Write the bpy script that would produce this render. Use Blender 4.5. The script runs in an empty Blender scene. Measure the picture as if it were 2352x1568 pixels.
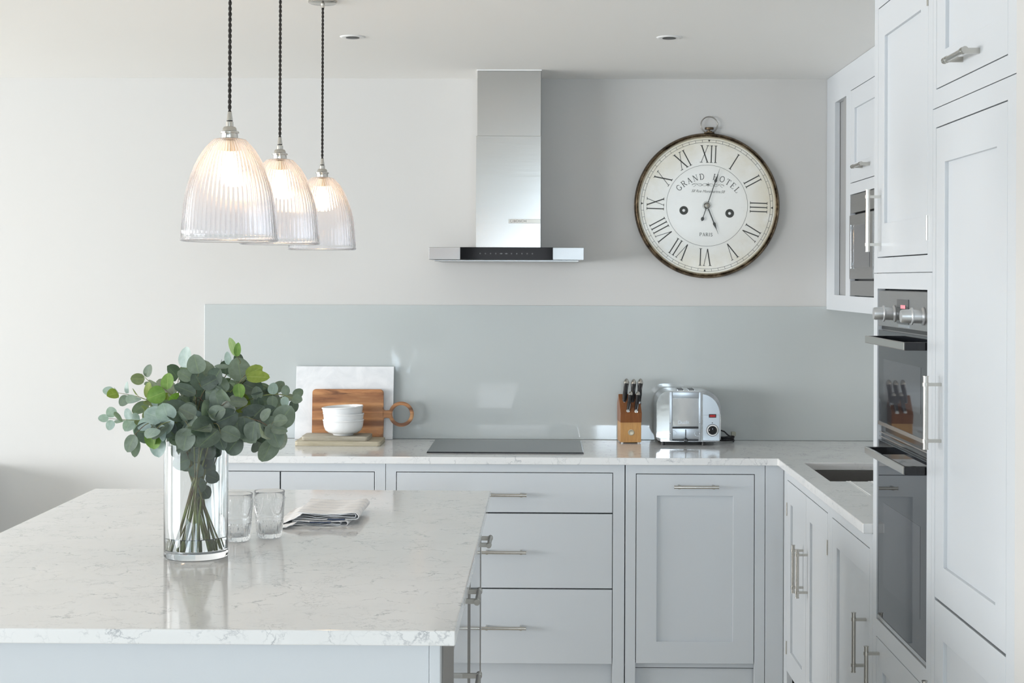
import bpy, bmesh, math, random
from mathutils import Vector, Matrix
random.seed(7)
S = bpy.context.scene
C = S.collection
PI = math.pi
# ------------------------------------------------------------------ camera
FPX = 3558.0; CAMZ = 1.6; YAW = 0.0122; ROLL = 0.0036
PPX, PPY = 1207.0, 642.0
cam = bpy.data.cameras.new('camera'); camo = bpy.data.objects.new('camera', cam); C.objects.link(camo)
cam.sensor_width = 36.0; cam.lens = FPX * 36.0 / 2352.0
cam.shift_x = -(PPX - 1176.0) / 2352.0
cam.shift_y = (PPY - 784.0) / 2352.0
CM = Matrix.Translation((0, 0, CAMZ)) @ (Matrix.Rotation(YAW, 4, 'Z') @ Matrix.Rotation(PI / 2, 4, 'X') @ Matrix.Rotation(ROLL, 4, 'Z'))
camo.matrix_world = CM
cam.clip_start = 0.05
S.camera = camo
def at(px, py, Y):
    """point of the room at depth Y that lies on the sight line of photo pixel px, py"""
    d = CM.to_3x3() @ Vector(((px - PPX) / FPX, -(py - PPY) / FPX, -1.0))
    return Vector((0, 0, CAMZ)) + d * (Y / d.y)
# ------------------------------------------------------------------ view, world, daylight
S.view_settings.view_transform = 'Standard'; S.view_settings.look = 'None'
S.view_settings.gamma = 1.0; S.view_settings.use_curve_mapping = False
S.view_settings.exposure = 0.32
W = bpy.data.worlds.new('world'); S.world = W; W.use_nodes = True
W.node_tree.nodes['Background'].inputs[0].default_value = (0.75, 0.86, 1.0, 1)
W.node_tree.nodes['Background'].inputs[1].default_value = 1.0
def area(name, loc, rot, sx, sy, power, col, spread=PI):
    l = bpy.data.lights.new(name, 'AREA'); l.shape = 'RECTANGLE'; l.size = sx; l.size_y = sy
    l.energy = power; l.color = col; l.spread = spread
    o = bpy.data.objects.new(name, l); C.objects.link(o); o.location = loc; o.rotation_euler = rot
    return o
RX0, RX1, RY0, RY1, CEIL = -8.0, 1.535, -4.5, 6.68, 2.466
# daylight in the left and rear wall openings; the rear-right one is added fill
area('daylight_left', (RX0 - 1.6, -0.2, 1.3), (0, -PI / 2 - 0.02, 0.72), 2.1, 6.0, 150, (0.93, 0.965, 1.0), 1.6)
area('daylight_left_near', (RX0 - 0.3, 5.15, 1.45), (0, -PI / 2 + 0.05, 0), 1.7, 2.3, 82, (1.0, 0.985, 0.965), 1.9)
area('daylight_rear', (-3.05, RY0 - 0.06, 1.80), (-PI / 2, 0, PI), 3.3, 0.8, 42, (0.72, 0.87, 1.0))
area('fill_rear_right', (1.0, RY0 - 0.06, 1.80), (-PI / 2, 0, PI), 0.9, 0.8, 88, (0.72, 0.87, 1.0))  # added lamp, fills the right side of the back wall
area('daylight_rear_door', (-0.35, RY0 - 0.06, 1.72), (-PI / 2, 0, PI), 0.9, 0.64, 4.2, (0.95, 0.97, 1.0))
# ------------------------------------------------------------------ materials
def mat(name, col=(0.8, 0.8, 0.8), rough=0.5, metal=0.0, **kw):
    m = bpy.data.materials.new(name); m.use_nodes = True
    b = m.node_tree.nodes['Principled BSDF']
    b.inputs['Base Color'].default_value = (*col, 1); b.inputs['Roughness'].default_value = rough
    b.inputs['Metallic'].default_value = metal
    for k, v in kw.items():
        b.inputs[k.replace('_', ' ')].default_value = v
    return m
def nodes(m): return m.node_tree.nodes, m.node_tree.links, m.node_tree.nodes['Principled BSDF']
def coords(m, scale=(1, 1, 1)):
    n, l, b = nodes(m)
    t = n.new('ShaderNodeTexCoord'); mp = n.new('ShaderNodeMapping'); mp.inputs['Scale'].default_value = scale
    l.new(t.outputs['Object'], mp.inputs[0]); return mp.outputs[0]
def noise(m, vec, scale, detail=4, rough=0.55, dist=0.0):
    n, l, b = nodes(m); x = n.new('ShaderNodeTexNoise')
    x.inputs['Scale'].default_value = scale; x.inputs['Detail'].default_value = detail
    x.inputs['Roughness'].default_value = rough; x.inputs['Distortion'].default_value = dist
    l.new(vec, x.inputs['Vector']); return x.outputs['Fac']
def ramp(m, fac, stops):
    n, l, b = nodes(m); r = n.new('ShaderNodeValToRGB'); e = r.color_ramp.elements
    while len(e) < len(stops): e.new(0.5)
    for i, (p, c) in enumerate(stops):
        e[i].position = p; e[i].color = (*c, 1) if len(c) == 3 else c
    l.new(fac, r.inputs[0]); return r.outputs[0]
def bump(m, fac, strength=0.2, dist=0.001):
    n, l, b = nodes(m); x = n.new('ShaderNodeBump'); x.inputs['Strength'].default_value = strength
    x.inputs['Distance'].default_value = dist
    l.new(fac, x.inputs['Height']); l.new(x.outputs[0], b.inputs['Normal'])
def mixc(m, fac, a, c, mode='MIX'):
    n, l, b = nodes(m); x = n.new('ShaderNodeMix'); x.data_type = 'RGBA'; x.blend_type = mode
    if isinstance(fac, float): x.inputs[0].default_value = fac
    else: l.new(fac, x.inputs[0])
    for v, i in ((a, 6), (c, 7)):
        if isinstance(v, tuple): x.inputs[i].default_value = (*v, 1)
        else: l.new(v, x.inputs[i])
    return x.outputs[2]
def mathn(m, op, a, b2=None):
    n, l, b = nodes(m); x = n.new('ShaderNodeMath'); x.operation = op
    for v, i in ((a, 0), (b2, 1)):
        if v is None: continue
        if isinstance(v, (int, float)): x.inputs[i].default_value = v
        else: l.new(v, x.inputs[i])
    return x.outputs[0]

WALL = mat('wall_paint', (0.64, 0.632, 0.612), 0.75)
bump(WALL, noise(WALL, coords(WALL), 180, 3), 0.08, 0.0006)
CEILM = mat('ceiling_paint', (0.93, 0.925, 0.90), 0.8)
bump(CEILM, noise(CEILM, coords(CEILM), 150, 3), 0.06, 0.0006)
PAINT = mat('cabinet_paint', (0.655, 0.685, 0.71), 0.33)
bump(PAINT, noise(PAINT, coords(PAINT), 60, 2), 0.03, 0.0005)
GAP_SHADE = mat('gap_shade_board', (0.05, 0.05, 0.052), 0.7)  # near-black colour carries the shade inside door gaps and recesses
SHADED_STILE = mat('shaded_stile_paint', (0.30, 0.29, 0.275), 0.7)  # brown-grey puts the shade on the island's right-facing stiles into the colour
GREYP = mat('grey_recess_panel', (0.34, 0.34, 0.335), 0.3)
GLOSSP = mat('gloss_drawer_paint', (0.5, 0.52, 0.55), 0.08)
def quartz():
    m = mat('veined_quartz', (0.8, 0.8, 0.79), 0.09, 0.0, IOR=1.5)
    n, l, b = nodes(m)
    v = coords(m)
    wx = n.new('ShaderNodeTexNoise'); wx.inputs['Scale'].default_value = 5.0; wx.inputs['Detail'].default_value = 6
    wx.inputs['Roughness'].default_value = 0.65
    l.new(v, wx.inputs['Vector'])
    add = n.new('ShaderNodeVectorMath'); add.operation = 'MULTIPLY_ADD'
    add.inputs[1].default_value = (0.22, 0.22, 0.22)
    l.new(wx.outputs['Color'], add.inputs[0]); l.new(v, add.inputs[2])
    vo = n.new('ShaderNodeTexVoronoi'); vo.feature = 'DISTANCE_TO_EDGE'; vo.inputs['Scale'].default_value = 12
    l.new(add.outputs[0], vo.inputs['Vector'])
    line = ramp(m, vo.outputs['Distance'], [(0.0, (1, 1, 1)), (0.016, (0.5, 0.5, 0.5)), (0.04, (0, 0, 0))])
    msk = ramp(m, noise(m, v, 14, 5, 0.6), [(0.47, (0, 0, 0)), (0.64, (1, 1, 1))])
    vo2 = n.new('ShaderNodeTexVoronoi'); vo2.feature = 'DISTANCE_TO_EDGE'; vo2.inputs['Scale'].default_value = 31
    l.new(add.outputs[0], vo2.inputs['Vector'])
    line2 = ramp(m, vo2.outputs['Distance'], [(0.0, (0.55, 0.55, 0.55)), (0.07, (0, 0, 0))])
    msk2 = ramp(m, noise(m, v, 9, 4, 0.6), [(0.50, (0, 0, 0)), (0.66, (1, 1, 1))])
    f = mathn(m, 'MAXIMUM', mathn(m, 'MULTIPLY', line, msk), mathn(m, 'MULTIPLY', line2, msk2))
    base = ramp(m, noise(m, v, 3.5, 5), [(0.3, (0.80, 0.805, 0.80)), (0.7, (0.87, 0.87, 0.86))])
    c = mixc(m, mathn(m, 'MULTIPLY', f, 0.72), base, (0.25, 0.27, 0.30))
    l.new(c, b.inputs['Base Color'])
    return m
QUARTZ = quartz()
MARBLE = mat('white_marble', (0.8, 0.81, 0.82), 0.25)
MARBLE.node_tree.links.new(ramp(MARBLE, noise(MARBLE, coords(MARBLE), 9, 8, 0.6, 1.2), [(0.35, (0.74, 0.75, 0.76)), (0.6, (0.84, 0.845, 0.85))]), MARBLE.node_tree.nodes['Principled BSDF'].inputs['Base Color'])
def brushed(name, col, rough, sc, vert=False):
    m = mat(name, col, rough, 1.0); n, l, b = nodes(m)
    v = coords(m, sc)
    f = noise(m, v, 1.0, 3, 0.6)
    l.new(mathn(m, 'ADD', mathn(m, 'MULTIPLY', f, 0.10), rough - 0.05), b.inputs['Roughness'])
    bump(m, f, 0.02, 0.0002)
    return m
STEEL = brushed('brushed_steel', (0.56, 0.555, 0.54), 0.16, (6, 6, 900))
STEELD = brushed('dark_brushed_steel', (0.42, 0.42, 0.42), 0.3, (8, 8, 700))
NICKEL = mat('brushed_nickel', (0.54, 0.52, 0.48), 0.2, 1.0)
DNICKEL = mat('dark_nickel', (0.33, 0.31, 0.28), 0.3, 1.0)
CHROME = mat('polished_chrome', (0.66, 0.68, 0.70), 0.07, 1.0)
bump(CHROME, noise(CHROME, coords(CHROME), 14, 2), 0.12, 0.002)
SATIN = mat('satin_aluminium', (0.50, 0.53, 0.56), 0.32, 0.9)
BGLASS = mat('black_glass', (0.012, 0.013, 0.015), 0.03, 0.0, IOR=1.75)
OGLASS = mat('oven_glass', (0.018, 0.020, 0.024), 0.02, 0.0, IOR=1.5)
OMESH = mat('oven_window_mesh', (0.045, 0.047, 0.053), 0.02, 0.0, IOR=1.5)
BLACK = mat('black_plastic', (0.012, 0.012, 0.013), 0.35)
BGLOSS = mat('gloss_black', (0.01, 0.01, 0.012), 0.08)
SPLASH = mat('back_painted_glass', (0.53, 0.565, 0.56), 0.035, 0.0, IOR=1.5)
SINKM = mat('sink_steel', (0.25, 0.24, 0.23), 0.45, 0.9)
WHITEP = mat('white_plastic', (0.85, 0.85, 0.84), 0.35)
CERAM = mat('white_china', (0.86, 0.87, 0.87), 0.1)
RED = mat('red_switch', (0.35, 0.006, 0.008), 0.25)
RED.node_tree.nodes['Principled BSDF'].inputs['Emission Color'].default_value = (1, 0.05, 0.04, 1)
RED.node_tree.nodes['Principled BSDF'].inputs['Emission Strength'].default_value = 0.04
PINK = mat('clock_digits', (0.5, 0.1, 0.12), 0.4)
PINK.node_tree.nodes['Principled BSDF'].inputs['Emission Color'].default_value = (1, 0.35, 0.4, 1)
PINK.node_tree.nodes['Principled BSDF'].inputs['Emission Strength'].default_value = 0.7
INK = mat('printed_ink', (0.06, 0.062, 0.055), 0.6)
FINK = mat('faded_ink', (0.28, 0.28, 0.26), 0.7)
def wood(name, stops, vec, rough=0.4, sc=1.0, dist=2.0):
    m = mat(name, (0.5, 0.3, 0.1), rough); n, l, b = nodes(m)
    v = coords(m, vec)
    f = noise(m, v, sc, 8, 0.6, dist)
    c = ramp(m, f, stops); g = noise(m, coords(m, tuple(q * 5 for q in vec)), sc * 2, 4, 0.7)
    c2 = mixc(m, 0.35, c, ramp(m, g, [(0.3, (0.55, 0.5, 0.45)), (0.7, (1, 1, 1))]), 'MULTIPLY')
    l.new(c2, b.inputs['Base Color']); bump(m, g, 0.1, 0.0005)
    return m
ACACIA = wood('acacia_wood', [(0.28, (0.12, 0.045, 0.018)), (0.40, (0.38, 0.16, 0.06)), (0.55, (0.54, 0.26, 0.105)), (0.72, (0.68, 0.42, 0.21))], (2.6, 2, 24), 0.4, 1.0, 0.5)
_n, _l, _b = nodes(ACACIA)
_old = _b.inputs['Base Color'].links[0].from_socket
_band = ramp(ACACIA, noise(ACACIA, coords(ACACIA, (0.25, 0.3, 20)), 1.0, 1, 0.3, 0.3), [(0.36, (0.50, 0.42, 0.36)), (0.47, (0.85, 0.8, 0.75)), (0.52, (1.2, 1.2, 1.15)), (0.60, (0.72, 0.66, 0.6))])
_patch = ramp(ACACIA, noise(ACACIA, coords(ACACIA, (3.2, 2, 13)), 1.0, 5, 0.6, 0.4), [(0.36, (0.30, 0.24, 0.22)), (0.44, (1, 1, 1))])
_l.new(mixc(ACACIA, 1.0, mixc(ACACIA, 1.0, _old, _band, 'MULTIPLY'), _patch, 'MULTIPLY'), _b.inputs['Base Color'])
BEECH = wood('honey_wood', [(0.3, (0.50, 0.24, 0.06)), (0.7, (0.66, 0.36, 0.12))], (30, 8, 2.5), 0.3)
SHADED_BEECH = wood('shaded_honey_wood', [(0.3, (0.20, 0.065, 0.018)), (0.7, (0.32, 0.12, 0.035))], (30, 8, 2.5), 0.3)  # darker copy of the honey wood, shade of the leaning face painted in
DRIFT = wood('weathered_wood', [(0.3, (0.36, 0.33, 0.26)), (0.7, (0.55, 0.51, 0.42))], (2.2, 18, 24), 0.7)
DRIFT2 = wood('pale_weathered_wood', [(0.3, (0.45, 0.40, 0.28)), (0.7, (0.64, 0.58, 0.45))], (2.2, 18, 24), 0.7)
def clearglass(name, rough=0.0, col=(1, 1, 1), ior=1.45, white=0.0):
    m = bpy.data.materials.new(name); m.use_nodes = True
    n = m.node_tree.nodes; l = m.node_tree.links; n.clear()
    o = n.new('ShaderNodeOutputMaterial'); g = n.new('ShaderNodeBsdfGlass')
    g.inputs['Color'].default_value = (*col, 1); g.inputs['Roughness'].default_value = rough; g.inputs['IOR'].default_value = ior
    last = g.outputs[0]
    if white > 0:
        t = n.new('ShaderNodeBsdfTranslucent'); t.inputs[0].default_value = (0.93, 0.94, 0.96, 1)
        d = n.new('ShaderNodeBsdfDiffuse'); d.inputs[0].default_value = (0.9, 0.92, 0.95, 1)
        a = n.new('ShaderNodeMixShader'); a.inputs[0].default_value = 0.4
        l.new(t.outputs[0], a.inputs[1]); l.new(d.outputs[0], a.inputs[2])
        x = n.new('ShaderNodeMixShader'); x.inputs[0].default_value = white
        l.new(last, x.inputs[1]); l.new(a.outputs[0], x.inputs[2]); last = x.outputs[0]
    l.new(last, o.inputs[0]); return m
GLASS = clearglass('clear_glass', 0.0, (0.985, 0.995, 1.0), 1.5)
TGLASS = clearglass('pressed_glass', 0.02, (0.99, 0.998, 1.0), 1.45, 0.10)
SHADEG = clearglass('ribbed_shade_glass', 0.07, (0.98, 0.985, 1.0), 1.38, 0.06)
WATER = clearglass('water', 0.0, (0.99, 1.0, 1.0), 1.2)
BULB = bpy.data.materials.new('bulb_glow'); BULB.use_nodes = True
_b = BULB.node_tree.nodes['Principled BSDF']; _b.inputs['Emission Color'].default_value = (1.0, 0.58, 0.27, 1); _b.inputs['Emission Strength'].default_value = 22
def leafmat(name, c1, c2, rib):
    m = mat(name, c1, 0.5); n, l, b = nodes(m)
    b.inputs['Subsurface Weight'].default_value = 0.0
    f = noise(m, coords(m), 35, 5, 0.65)
    c = ramp(m, f, [(0.35, c1), (0.65, c2)])
    uv = n.new('ShaderNodeUVMap'); uv.uv_map = 'UVMap'; sp = n.new('ShaderNodeSeparateXYZ'); l.new(uv.outputs[0], sp.inputs[0])
    d = mathn(m, 'ABSOLUTE', mathn(m, 'SUBTRACT', sp.outputs[0], 0.5))
    k = ramp(m, d, [(0.0, (1, 1, 1)), (0.035, (0, 0, 0))])
    l.new(mixc(m, mathn(m, 'MULTIPLY', k, 0.6), c, rib), b.inputs['Base Color'])
    o = n['Material Output']; t = n.new('ShaderNodeBsdfTranslucent'); t.inputs[0].default_value = (c2[0] * 1.3, c2[1] * 1.6, c2[2] * 0.9, 1)
    x = n.new('ShaderNodeMixShader'); x.inputs[0].default_value = 0.22
    l.new(b.outputs[0], x.inputs[1]); l.new(t.outputs[0], x.inputs[2]); l.new(x.outputs[0], o.inputs[0])
    return m
L_SILVER = leafmat('silver_leaf', (0.25, 0.33, 0.32), (0.44, 0.53, 0.53), (0.5, 0.6, 0.5))
L_SAGE = leafmat('sage_leaf', (0.125, 0.16, 0.125), (0.22, 0.27, 0.225), (0.28, 0.36, 0.18))
L_DARK = leafmat('dark_leaf', (0.045, 0.065, 0.052), (0.10, 0.135, 0.11), (0.2, 0.28, 0.12))
L_GREEN = leafmat('fresh_leaf', (0.10, 0.20, 0.03), (0.20, 0.34, 0.07), (0.4, 0.5, 0.15))
L_LIME = leafmat('olive_leaf', (0.14, 0.20, 0.025), (0.26, 0.32, 0.06), (0.45, 0.5, 0.2))
L_OLIVE = leafmat('olive_grey_leaf', (0.12, 0.145, 0.07), (0.21, 0.25, 0.12), (0.36, 0.42, 0.16))
L_GREY = leafmat('mottled_grey_leaf', (0.17, 0.19, 0.17), (0.36, 0.385, 0.35), (0.42, 0.46, 0.38))
STEM = mat('green_stem', (0.20, 0.24, 0.09), 0.6)
STEM.node_tree.links.new(ramp(STEM, noise(STEM, coords(STEM), 18, 4), [(0.4, (0.24, 0.29, 0.10)), (0.62, (0.13, 0.08, 0.05))]), STEM.node_tree.nodes['Principled BSDF'].inputs['Base Color'])
CORDM = mat('braided_cord', (0.035, 0.03, 0.026), 0.8)
BRASS = mat('aged_bronze', (0.22, 0.15, 0.085), 0.38, 1.0)
BRASS.node_tree.links.new(ramp(BRASS, noise(BRASS, coords(BRASS), 22, 6, 0.7), [(0.35, (0.03, 0.021, 0.015)), (0.55, (0.20, 0.145, 0.09)), (0.74, (0.48, 0.38, 0.26))]), BRASS.node_tree.nodes['Principled BSDF'].inputs['Base Color'])
GILT = mat('pale_gilt', (0.50, 0.44, 0.33), 0.4, 0.8)
DIAL = mat('aged_dial', (0.75, 0.74, 0.68), 0.25)
_n, _l, _b = nodes(DIAL)
_v = coords(DIAL); _len = _n.new('ShaderNodeVectorMath'); _len.operation = 'LENGTH'; _l.new(_v, _len.inputs[0])
_e = mathn(DIAL, 'MULTIPLY', ramp(DIAL, _len.outputs['Value'], [(0.15, (0, 0, 0)), (0.29, (1, 1, 1))]), ramp(DIAL, noise(DIAL, _v, 7, 6, 0.6), [(0.3, (0, 0, 0)), (0.6, (1, 1, 1))]))
_c = mixc(DIAL, _e, (0.90, 0.90, 0.86), (0.76, 0.70, 0.55))
_s = ramp(DIAL, noise(DIAL, coords(DIAL, (1, 1, 2.5)), 42, 7, 0.75), [(0.62, (0, 0, 0)), (0.72, (1, 1, 1))])
_l.new(mixc(DIAL, mathn(DIAL, 'MULTIPLY', _s, 0.35), _c, (0.45, 0.40, 0.30)), _b.inputs['Base Color'])
FLOORM = wood('oak_floor', [(0.3, (0.74, 0.69, 0.61)), (0.7, (0.84, 0.80, 0.73))], (12, 1.2, 1), 0.4)
TOWEL = mat('towel_cotton', (0.9, 0.9, 0.9), 0.9)
_n, _l, _b = nodes(TOWEL)
_uv = _n.new('ShaderNodeUVMap'); _uv.uv_map = 'UVMap'; _sp = _n.new('ShaderNodeSeparateXYZ'); _l.new(_uv.outputs[0], _sp.inputs[0])
_w = mathn(TOWEL, 'PINGPONG', mathn(TOWEL, 'MULTIPLY', _sp.outputs[0], 5.0), 0.5)
_l.new(ramp(TOWEL, _w, [(0.0, (0.45, 0.47, 0.52)), (0.02, (0.50, 0.52, 0.56)), (0.035, (0.90, 0.90, 0.90)), (0.27, (0.90, 0.90, 0.90)), (0.30, (0.74, 0.72, 0.70)), (0.33, (0.90, 0.90, 0.90))]), _b.inputs['Base Color'])
NAVY = mat('navy_stripe', (0.06, 0.08, 0.13), 0.9)

# ------------------------------------------------------------------ mesh helpers (all shapes are given in room coordinates)
ORG = {}
def root(name, loc, label, cat, group=None):
    o = bpy.data.objects.new(name, None); C.objects.link(o); o.location = loc; o.empty_display_size = 0.05
    o['label'] = label; o['category'] = cat
    if group: o['group'] = group
    ORG[o.name] = Vector(loc); return o
def finish(name, bm, m, parent=None, loc=None, smooth=None, norm=True):
    if norm: bmesh.ops.recalc_face_normals(bm, faces=bm.faces[:])
    L = ORG[parent.name] if parent else Vector(loc) if loc is not None else Vector((0, 0, 0))
    bmesh.ops.translate(bm, verts=bm.verts[:], vec=-L)
    me = bpy.data.meshes.new(name); bm.to_mesh(me); bm.free()
    for x in (m if isinstance(m, (list, tuple)) else [m]): me.materials.append(x)
    if smooth is not None:
        for p in me.polygons: p.use_smooth = True
        me.set_sharp_from_angle(angle=math.radians(smooth))
    o = bpy.data.objects.new(name, me); C.objects.link(o)
    if parent: o.parent = parent
    else: o.location = L
    ORG[o.name] = L; return o
def tag(o, label, cat, group=None):
    o['label'] = label; o['category'] = cat
    if group: o['group'] = group
    return o
def structure(name, bm, m, **k):
    o = finish(name, bm, m, **k); o['kind'] = 'structure'; return o
def box(bm, a, b, bev=0.0, seg=2, mi=0, M=None):
    lo = [min(a[i], b[i]) for i in range(3)]; hi = [max(a[i], b[i]) for i in range(3)]
    g = bmesh.ops.create_cube(bm, size=1.0); vs = g['verts']
    for v in vs: v.co = Vector([lo[i] + (v.co[i] + 0.5) * (hi[i] - lo[i]) for i in range(3)])
    fs = list({f for v in vs for f in v.link_faces})
    for f in fs: f.material_index = mi
    if bev > 0:
        es = list({e for v in vs for e in v.link_edges})
        r = bmesh.ops.bevel(bm, geom=es, offset=bev, segments=seg, affect='EDGES', profile=0.6)
        vs = list({v for f in r['faces'] for v in f.verts} | {v for v in vs if v.is_valid})
        for f in {f for v in vs for f in v.link_faces}: f.material_index = mi
    if M is not None:
        for v in vs: v.co = M @ v.co
    return vs
def cyl(bm, p0, p1, r0, r1=None, seg=20, caps=True, mi=0):
    p0, p1 = Vector(p0), Vector(p1); r1 = r0 if r1 is None else r1
    d = (p1 - p0).normalized(); q = d.to_track_quat('Z', 'Y')
    rings = []
    for p, r in ((p0, r0), (p1, r1)):
        rings.append([bm.verts.new(p + q @ Vector((r * math.cos(2 * PI * i / seg), r * math.sin(2 * PI * i / seg), 0))) for i in range(seg)])
    for i in range(seg):
        f = bm.faces.new((rings[0][i], rings[0][(i + 1) % seg], rings[1][(i + 1) % seg], rings[1][i])); f.material_index = mi
    if caps:
        for r, s in ((rings[0], -1), (rings[1], 1)):
            f = bm.faces.new(r[::s]); f.material_index = mi
def tube(bm, pts, rad, seg=8, closed=False, mi=0):
    pts = [Vector(p) for p in pts]; n = len(pts); rings = []; up = None
    for i, p in enumerate(pts):
        a = pts[(i - 1) % n] if (closed or i > 0) else p; b = pts[(i + 1) % n] if (closed or i < n - 1) else p
        d = (b - a).normalized()
        if up is None: up = d.orthogonal().normalized()
        up = (up - d * up.dot(d)).normalized(); s = d.cross(up)
        r = rad[i] if isinstance(rad, (list, tuple)) else rad
        rings.append([bm.verts.new(p + (up * math.cos(2 * PI * k / seg) + s * math.sin(2 * PI * k / seg)) * r) for k in range(seg)])
    for i in range(n if closed else n - 1):
        A, B = rings[i], rings[(i + 1) % n]
        for k in range(seg):
            f = bm.faces.new((A[k], A[(k + 1) % seg], B[(k + 1) % seg], B[k])); f.material_index = mi
    if not closed:
        bm.faces.new(rings[0][::-1]).material_index = mi; bm.faces.new(rings[-1]).material_index = mi
def lathe(bm, c, prof, seg=48, axis='Z', mi=0, closed=False, rfun=None):
    """prof: list of (radius, height) about c; axis Z up or -Y (towards the viewer)"""
    c = Vector(c); rings = []
    for j, (r, h) in enumerate(prof):
        ring = []
        for i in range(seg):
            a = 2 * PI * i / seg; rr = r if rfun is None else rfun(r, a, j)
            if axis == 'Z': p = Vector((rr * math.cos(a), rr * math.sin(a), h))
            elif axis == 'X': p = Vector((-h, rr * math.cos(a), rr * math.sin(a)))
            else: p = Vector((rr * math.cos(a), -h, rr * math.sin(a)))
            ring.append(bm.verts.new(c + p))
        rings.append(ring)
    m = len(rings)
    for j in range(m if closed else m - 1):
        A, B = rings[j], rings[(j + 1) % m]
        for i in range(seg):
            bm.faces.new((A[i], A[(i + 1) % seg], B[(i + 1) % seg], B[i])).material_index = mi
    if not closed:
        for r in (rings[0], rings[-1]): bm.faces.new(r).material_index = mi
def prism(bm, pts, f0, f1, bev=0.0, seg=2, mi=0):
    """polygon pts mapped by f0 and f1 (2D -> 3D) to the two end caps"""
    A = [bm.verts.new(f0(*p)) for p in pts]; B = [bm.verts.new(f1(*p)) for p in pts]; n = len(pts)
    fs = [bm.faces.new(A), bm.faces.new(B[::-1])]
    for i in range(n): fs.append(bm.faces.new((A[i], A[(i + 1) % n], B[(i + 1) % n], B[i])))
    for f in fs: f.material_index = mi
    if bev:
        es = [e for e in fs[0].edges] + [e for e in fs[1].edges]
        bmesh.ops.bevel(bm, geom=es, offset=bev, segments=seg, affect='EDGES', profile=0.6)
def arc(cx, cy, r, a0, a1, n=8):
    return [(cx + r * math.cos(math.radians(a0 + (a1 - a0) * i / n)), cy + r * math.sin(math.radians(a0 + (a1 - a0) * i / n))) for i in range(n + 1)]
def rrect(x0, x1, y0, y1, r, n=5):
    return arc(x1 - r, y1 - r, r, 0, 90, n) + arc(x0 + r, y1 - r, r, 90, 180, n) + arc(x0 + r, y0 + r, r, 180, 270, n) + arc(x1 - r, y0 + r, r, 270, 360, n)
class Face:
    def __init__(s, o, u, n): s.o, s.u, s.n = Vector(o), Vector(u), Vector(n)
    def p(s, u, v, d=0.0): return s.o + s.u * u + Vector((0, 0, v)) + s.n * d
def fbox(bm, F, u0, u1, v0, v1, d0, d1, bev=0.0, mi=0, seg=2):
    return box(bm, F.p(u0, v0, d0), F.p(u1, v1, d1), bev, seg, mi)
def gridplate(bm, fn, us, vs, keep, depth0, depth1, bev=0.0):
    """plate made of grid cells for which keep(u,v) is true, solid between depth0 (front) and depth1"""
    V = {}
    def g(i, j, k):
        if (i, j, k) not in V: V[(i, j, k)] = bm.verts.new(fn(us[i], vs[j], (depth0, depth1)[k]))
        return V[(i, j, k)]
    K = lambda i, j: 0 <= i < len(us) - 1 and 0 <= j < len(vs) - 1 and keep((us[i] + us[i + 1]) / 2, (vs[j] + vs[j + 1]) / 2)
    for i in range(len(us) - 1):
        for j in range(len(vs) - 1):
            if not K(i, j): continue
            for k in (0, 1): bm.faces.new((g(i, j, k), g(i + 1, j, k), g(i + 1, j + 1, k), g(i, j + 1, k)))
            if not K(i - 1, j): bm.faces.new((g(i, j, 0), g(i, j + 1, 0), g(i, j + 1, 1), g(i, j, 1)))
            if not K(i + 1, j): bm.faces.new((g(i + 1, j, 0), g(i + 1, j + 1, 0), g(i + 1, j + 1, 1), g(i + 1, j, 1)))
            if not K(i, j - 1): bm.faces.new((g(i, j, 0), g(i + 1, j, 0), g(i + 1, j, 1), g(i, j, 1)))
            if not K(i, j + 1): bm.faces.new((g(i, j + 1, 0), g(i + 1, j + 1, 0), g(i + 1, j + 1, 1), g(i, j + 1, 1)))
    bmesh.ops.recalc_face_normals(bm, faces=bm.faces[:])
    if bev:
        es = [e for e in bm.edges if len(e.link_faces) == 2 and e.calc_face_angle(0) > 0.5]
        bmesh.ops.bevel(bm, geom=es, offset=bev, segments=2, affect='EDGES', profile=0.5)
def frame(par, F, u0, u1, v0, v1, holes, m=None, name='face_frame', feet=None):
    bm = bmesh.new()
    us = sorted({u0, u1} | {h[k] for h in holes for k in (0, 1)}); vs = sorted({v0, v1} | {h[k] for h in holes for k in (2, 3)})
    gridplate(bm, lambda u, v, d: F.p(u, v, d), us, vs, lambda u, v: not any(h[0] < u < h[1] and h[2] < v < h[3] for h in holes), 0.0, -0.022, 0.0012)
    return finish(name, bm, m or PAINT, par)
G = 0.0026
def shaker(par, F, hole, name='door', rec=0.08, m=None, depth=0.009, d=0.0):
    """inset door in a hole of the face frame, with a sunk panel unless rec is None"""
    u0, u1, v0, v1 = hole[0] + G, hole[1] - G, hole[2] + G, hole[3] - G
    bm = bmesh.new()
    if rec is None:
        fbox(bm, F, u0, u1, v0, v1, d - 0.02, d, 0.001)
    else:
        r = rec if isinstance(rec, (tuple, list)) else (rec, rec, rec, rec)
        us = [u0, u0 + r[0], u1 - r[1], u1]; vs = [v0, v0 + r[2], v1 - r[3], v1]
        gridplate(bm, lambda u, v, dd: F.p(u, v, dd), us, vs, lambda u, v: not (us[1] < u < us[2] and vs[1] < v < vs[2]), d, d - 0.02, 0.001)
        fbox(bm, F, us[1] - 0.003, us[2] + 0.003, vs[1] - 0.003, vs[2] + 0.003, d - 0.018, d - depth)
    return finish(name, bm, m or PAINT, par)
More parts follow.
